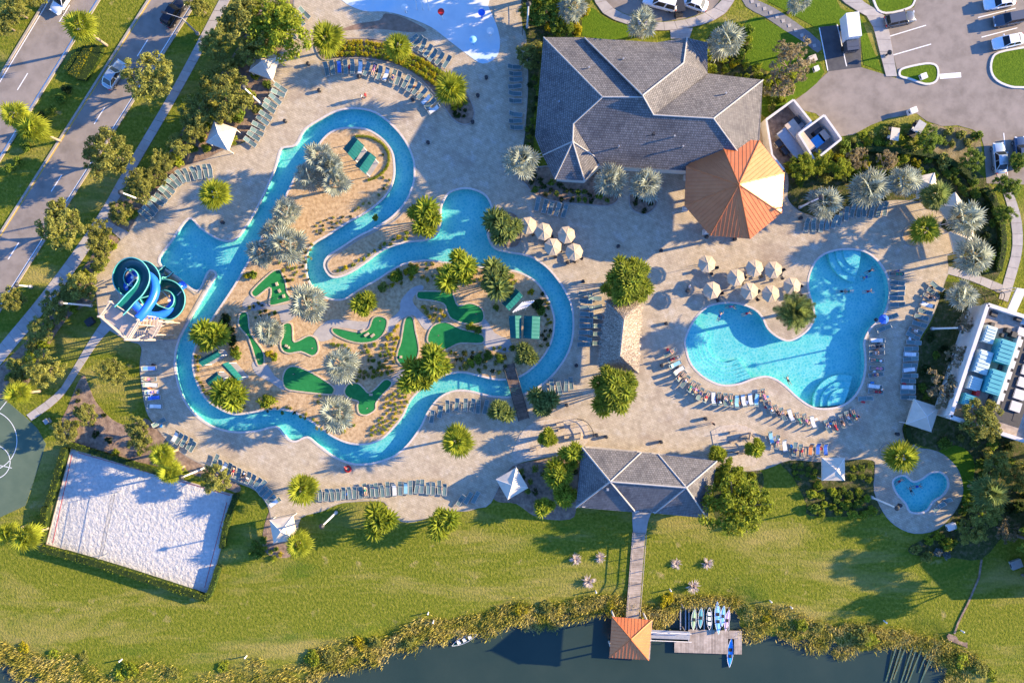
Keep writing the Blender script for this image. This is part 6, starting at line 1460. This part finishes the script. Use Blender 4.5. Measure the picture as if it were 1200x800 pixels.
# ================================================================== VEHICLES
def car(x, y, ang, paint, label, group, L=4.7, Wd=1.85, Ht=1.48, suv=False, z=.03):
    c = P(x, y, .8); e = empty('parked_car' if group.startswith('cars park') else 'car', (c.x, c.y, z), rad(ang)); tag(e, label, 'car', group)
    belt = .92 if not suv else 1.05; prof = [(-.5,.55,.80,.74),(-.47,.3,belt*.92,.88),(-.36,.24,belt*.98,.97),(-.15,.22,belt,1),(.1,.22,belt,1),(.22,.22,belt*.97,1),(.38,.24,belt*.86,.96),(.465,.3,belt*.74,.84),(.5,.45,belt*.62,.66)]
    mb = MB(); K = 9
    for t, zb, zt, wf in prof:
        w_ = Wd/2*wf
        for yy, zz in ((-.86,0),(-1,.22),(-1,.62),(-.95,.9),(-.6,1.0),(.6,1.0),(.95,.9),(1,.62),(1,.22),(.86,0)): mb.v.append((t*L, yy*w_, zb+(zt-zb)*zz))
    n = 10
    for i in range(len(prof)-1):
        for k in range(n): k2 = (k+1) % n; mb.f.append((i*n+k, i*n+k2, (i+1)*n+k2, (i+1)*n+k)); mb.m.append(0)
    mb.f.append(tuple(reversed(range(n)))); mb.m.append(0); ee = (len(prof)-1)*n; mb.f.append(tuple(ee+k for k in range(n))); mb.m.append(0)
    mb.build('body', M[paint], e, True)
    # greenhouse
    b0, b1, t0, t1 = ((-.40,.20,-.24,.06) if not suv else (-.47,.22,-.42,.08)); wb, wt = Wd/2*.90, Wd/2*.70; B = belt-.04
    q = [Vector(v) for v in ((b0*L,-wb,B),(b1*L,-wb,B),(b1*L,wb,B),(b0*L,wb,B),(t0*L,-wt,Ht),(t1*L,-wt,Ht),(t1*L,wt,Ht),(t0*L,wt,Ht))]
    mb = MB(); mb.v = [tuple(v) for v in q]; mb.f = [(0,1,5,4),(1,2,6,5),(2,3,7,6),(3,0,4,7),(4,5,6,7)]; mb.m = [0]*5; mb.build('cabin', M[paint], e)
    def glass(ids, name, ins=.1):
        v = [q[i] for i in ids]; ctr = sum(v, Vector())/4; nn = (v[1]-v[0]).cross(v[3]-v[0]).normalized(); 
        MB().face([ctr+(p-ctr)*(1-ins)+nn*.012 for p in v]).build(name, M['glass'], e)
    glass((1,2,6,5), 'windscreen'); glass((3,0,4,7), 'rear_window', .14)
    for ids in ((0,1,5,4), (2,3,7,6)):
        v = [q[i] for i in ids]; nn = (v[1]-v[0]).cross(v[3]-v[0]).normalized(); m0, m1 = v[0].lerp(v[1], .52), v[3].lerp(v[2], .52)
        for part in ((v[0], m0, m1, v[3]), (m0, v[1], v[2], m1)):
            ctr = sum(part, Vector())/4; MB().face([ctr+(p-ctr)*.86+nn*.012 for p in part]).build('side_window', M['glass'], e)
    for sx in (-.31, .31):
        for sg in (-1, 1):
            w_ = MB().tube([(sx*L, sg*(Wd/2-.2), .32), (sx*L, sg*(Wd/2-.01), .32)], .32, 14).build('wheel', M['tyre'], e); MB().tube([(sx*L, sg*(Wd/2-.05), .32), (sx*L, sg*(Wd/2+.005), .32)], .19, 10).build('rim', M['rim'], w_)
    for sg in (-1, 1):
        MB().box((.478*L, sg*Wd*.33, belt*.66), (.14,.34,.14), sg*-.25).build('headlight', M['headlight'], e); MB().box((-.49*L, sg*Wd*.35, belt*.78), (.1,.3,.16)).build('taillight', M['taillight'], e)
        MB().box((.14*L, sg*(Wd/2+.08), B+.08), (.14,.2,.13)).build('mirror', M[paint], e)
    return e
car(133,87,57.5,'car_silver','silver saloon car driving beside the median palm','cars on the road')
car(203,15,57.5,'car_black','black car driving past the street lamp','cars on the road', suv=True, Ht=1.65)
car(72,-1,237,'car_white','white car on the far carriageway at the top of the road','cars on the road')
car(1055,22,12,'car_grey','dark grey car parked alone beside the car park footpath','cars parked in the car park', suv=True, Ht=1.6)
car(1172,2,190,'car_white','white car parked in the bay next to the dark one','cars parked in the car park')
car(1183,22,190,'car_grey','dark grey hatchback parked between two white cars','cars parked in the car park', suv=True, Ht=1.65)
car(1182,48,192,'car_white','white saloon parked beside the grass kerb island','cars parked in the car park')
car(1172,185,95,'car_silver','silver car parked below the dry patch','cars parked in the car park')
car(1197,178,95,'car_blue','blue grey car parked in the next bay below the dry patch','cars parked in the car park', suv=True, Ht=1.65)
car(774,2,165,'car_white','white van waiting on the curved clubhouse drive','cars on the clubhouse drive', suv=True, Ht=2.0, L=5.2, Wd=2.0)
car(812,2,160,'car_white','white car standing behind the van on the clubhouse drive','cars on the clubhouse drive')
def buggy(x, y, ang, roofm, label):
    c = P(x, y, 1.2); e = empty('golf_buggy', (c.x, c.y, .03), rad(ang)); tag(e, label, 'golf buggy', 'golf buggies')
    MB().box((0,0,.42), (2.5,1.15,.3)).box((1.0,0,.65), (.5,1.05,.3)).build('body', M['dark_metal'], e); MB().box((-.1,0,1.85), (1.9,1.25,.07)).build('roof', M[roofm], e)
    for sx in (-.9,.75):
        for sg in (-.55,.55): MB().tube([(sx*.9,sg,.5),(sx*.85,sg,1.85)], .03, 5).build('roof_post', M['dark_metal'], e); MB().tube([(sx,sg*.95-.1,.22),(sx,sg*.95+.1,.22)], .22, 10).build('wheel', M['tyre'], e)
    MB().box((-.2,0,.7), (.5,1.0,.14)).box((-.45,0,.95), (.12,1.0,.4)).build('seat', M['stucco'], e); MB().tube([(.45,.25,.75),(.3,.25,1.0)], .02, 5).build('steering_column', M['dark_metal'], e)
    return e
buggy(1046,158,82,'canvas','golf buggy with a cream roof standing among the shrubs'); buggy(1075,150,58,'grey_metal','golf buggy with a grey slatted roof beside the drive'); buggy(796,8,100,'dark_metal','dark golf buggy between the vehicles on the clubhouse drive')
# box truck
c = P(997,40,1.5); e = empty('box_truck', (c.x, c.y, .035), rad(97)); tag(e, 'small white box truck parked beside the dark bay', 'truck', 'trucks')
MB().box((.9,0,1.65), (3.6,1.95,2.0)).build('cargo_box', M['car_white'], e); MB().box((-1.75,0,1.1), (1.5,1.8,1.3)).build('cab', M['car_grey'], e); MB().box((-.2,0,.5), (4.6,1.0,.2)).build('chassis', M['dark_metal'], e); MB().box((-2.2,0,1.4), (.65,1.6,.5), ry=rad(-25)).build('windscreen', M['glass'], e)
for sx in (-1.7, 1.6):
    for sg in (-.85,.85): MB().tube([(sx,sg-.12,.38),(sx,sg+.12,.38)], .38, 12).build('wheel', M['tyre'], e)

# ================================================================== PEOPLE
def body_mesh(name, J, E, R, root):
    me = bpy.data.meshes.new(name); me.from_pydata(J, E, []); o = bpy.data.objects.new(name, me); COL.objects.link(o)
    o.modifiers.new('s', 'SKIN'); ss = o.modifiers.new('u', 'SUBSURF'); ss.levels = 1; ss.render_levels = 1
    for i, r in enumerate(R): me.skin_vertices[0].data[i].radius = (r, r)
    me.skin_vertices[0].data[root].use_root = True
    dg_ = bpy.context.evaluated_depsgraph_get(); out = bpy.data.meshes.new_from_object(o.evaluated_get(dg_)); bpy.data.objects.remove(o); out.name = name
    out.materials.clear(); out.materials.append(M['skin']); out.polygons.foreach_set('use_smooth', [True]*len(out.polygons)); return out
EDG = [(0,1),(1,2),(2,3),(3,4),(4,5),(0,6),(6,7),(7,8),(8,9),(0,10),(10,11),(11,12),(12,13),(2,14),(14,15),(15,16),(16,17),(2,18),(18,19),(19,20),(20,21)]
RAD = [.13,.12,.13,.055,.075,.085,.09,.062,.042,.035,.09,.062,.042,.035,.06,.042,.032,.03,.06,.042,.032,.03]
def pose(kind):
    if kind == 'stand':
        J = [(0,0,.95),(0,0,1.15),(0,0,1.38),(0,0,1.5),(.01,0,1.58),(.02,0,1.68),(0,.1,.88),(.03,.11,.48),(-.02,.11,.08),(.13,.12,.04),(0,-.1,.88),(-.02,-.11,.48),(-.06,-.11,.08),(.09,-.12,.04),(0,.19,1.4),(0,.25,1.12),(.06,.26,.88),(.08,.25,.78),(0,-.19,1.4),(-.02,-.25,1.12),(.04,-.27,.88),(.06,-.26,.78)]
    elif kind == 'swim':
        J = [(0,0,.5),(.18,0,.53),(.42,0,.56),(.54,0,.62),(.62,0,.66),(.7,0,.70),(-.05,.1,.48),(-.4,.15,.42),(-.75,.13,.40),(-.88,.13,.40),(-.05,-.1,.48),(-.42,-.14,.42),(-.78,-.16,.40),(-.9,-.16,.40),(.44,.2,.56),(.6,.36,.54),(.85,.3,.54),(.95,.27,.54),(.44,-.2,.56),(.6,-.36,.54),(.85,-.3,.54),(.95,-.27,.54)]
    elif kind == 'sit':
        J = [(-.05,0,.47),(-.02,0,.68),(.05,0,.92),(.03,0,1.03),(.0,0,1.12),(-.03,0,1.2),(-.1,.1,.45),(-.5,.13,.52),(-.55,.14,.12),(-.68,.14,.08),(-.1,-.1,.45),(-.5,-.13,.52),(-.56,-.14,.12),(-.68,-.14,.08),(.05,.2,.92),(-.05,.27,.66),(-.28,.2,.58),(-.37,.18,.57),(.05,-.2,.92),(-.05,-.27,.66),(-.28,-.2,.58),(-.37,-.18,.57)]
    else:   # lying back on a lounger, head up the backrest
        J = [(.12,0,.50),(.28,0,.57),(.55,0,.76),(.66,0,.87),(.73,0,.95),(.78,0,1.02),(.05,.1,.48),(-.35,.14,.56),(-.74,.12,.45),(-.80,.13,.53),(.05,-.1,.48),(-.35,-.13,.50),(-.76,-.14,.44),(-.82,-.14,.53),(.56,.2,.76),(.36,.28,.58),(.14,.24,.53),(.05,.21,.53),(.56,-.2,.76),(.36,-.28,.58),(.14,-.25,.53),(.05,-.22,.53)]
    me = body_mesh('person_'+kind, J, EDG, RAD, 0)
    # swimwear and hair follow the body surface, a little outside it
    pel, chest = Vector(J[0]), Vector(J[2]); ax = (chest-pel).normalized(); th = Vector(J[6])-pel
    def shell(test, off, mname):
        bm = bmesh.new(); bm.from_mesh(me); bm.normal_update()
        bmesh.ops.delete(bm, geom=[f for f in bm.faces if not test(f.calc_center_median())], context='FACES')
        for v in bm.verts: v.co += v.normal*off
        o = bpy.data.meshes.new(mname); bm.to_mesh(o); bm.free(); o.polygons.foreach_set('use_smooth', [True]*len(o.polygons)); return o
    hd = Vector(J[5]); nk = Vector(J[4])
    wear = shell(lambda c: (c-pel).length < .24, .012, 'swimwear'); top = shell(lambda c: (c-chest).length < .19, .012, 'top')
    hair = shell(lambda c: (c-nk).length < .22 and (c-nk).dot((hd-nk).normalized()) > .04, .018, 'hair')
    return me, wear, top, hair
POSE = {k: pose(k) for k in ('stand', 'swim', 'sit', 'lie')}
def person(x, y, z, ang, kind, wm, label, group, top=None, loc=None):
    me, we, tp, hr = POSE[kind]; o = obj('person', me); 
    c = P(x, y, .5) if loc is None else loc; o.location = (c[0], c[1], z); o.rotation_euler.z = rad(ang); tag(o, label, 'person', group)
    obj('swimwear', cached(('w', kind, wm), lambda: setm(we.copy(), wm)), o)
    if top: obj('top', cached(('tp', kind, top), lambda: setm(tp.copy(), top)), o)
    obj('hair', cached(('h', kind), lambda: setm(hr.copy(), 'hair')), o)
    return o
def setm(me, m): me.materials.clear(); me.materials.append(M[m]); return me
CLN = {'wear_blue': 'blue', 'wear_red': 'red', 'wear_black': 'black', 'wear_white': 'white', 'wear_green': 'green', 'wear_pink': 'pink'}
def on(l, i):
    wm = list(CLN)[i % 6]; tp = [None, wm, None, 'wear_white', wm][i % 5]; kind = 'lie' if i % 3 else 'sit'; w_ = l['label'].replace('grey green sling sun lounger ', '')
    person(0, 0, DZ, math.degrees(l.rotation_euler.z), kind, wm, 'person in %s swimwear %s %s' % (CLN[wm], 'lying' if kind == 'lie' else 'sitting', w_), 'people on loungers', tp, l.location)
i = 0
for l in A20[0:2]+A20[4:]+A20b[1:4]+A20c[0:5]+A20c[6:8]+A20c[9:14]+A21[1:2]+A21[3:5]+A19[1:6]+A19[7:8]+A18[2:3]+A18[7:8]+A17[0:1]+A6[1:2]+A6[3:4]+A8[4:5]+A8[6:8]+A9[8:9]+A1[7:8]+A1[10:11]: on(l, i); i += 1
for x, y, a, m in ((1022,317,30,'wear_black'),(1018,324,200,'wear_blue'),(1020,341,10,'wear_red'),(989,341,0,'wear_black'),(997,341,180,'wear_green'),(845,370,70,'wear_blue'),(877,367,20,'wear_red'),(926,446,120,'wear_black'),(858,359,0,'wear_pink'),(1057,565,40,'wear_red'),(1071,576,120,'wear_black'),(1078,571,10,'wear_blue')):
    person(x, y, -.72, a, 'swim', m, 'person in %s swimwear swimming in the %s' % (CLN[m], 'spa pool' if y > 500 else 'main pool'), 'swimmers')
for x, y, a, wm, tp, lab in ((425,115,170,'wear_black','wear_white','person in white top walking on the deck above the river loop'),(429,113,150,'wear_red','wear_red','person in red walking on the deck above the river loop'),(835,496,30,'wear_black','wear_black','person in black standing below the main pool loungers'),(1003,487,200,'wear_blue','wear_black','person in dark top standing at the crowded lounger row'),
    (793,419,40,'wear_pink','wear_white','person in white top standing at the lower left of the main pool'),(1030,456,90,'wear_black','wear_white','person in white top standing by the inner lounger column'),(406,547,60,'wear_red','wear_red','person in red standing at the lower river bend'),(1049,318,120,'wear_blue','wear_blue','person in blue standing at the pool edge near the steps'),(893,459,300,'wear_red',None,'person in red shorts standing at the pool edge below the shallow end'),(807,336,10,'wear_white','wear_white','person in white walking past the sunny umbrellas')):
    person(x, y, DZ, a, 'stand', wm, lab, 'people standing', tp)
# float ring at the river bend
o = MB(); 
for k in range(24):
    pass
t_ = [(.42*math.cos(2*math.pi*k/20), .42*math.sin(2*math.pi*k/20), .14) for k in range(21)]
o = MB().tube(t_, .14, 8).build('float_ring', M['red'], None, True); c = P(408,549); o.location = (c.x, c.y, DZ); tag(o, 'red swim ring lying on the deck at the lower river bend', 'swim ring')
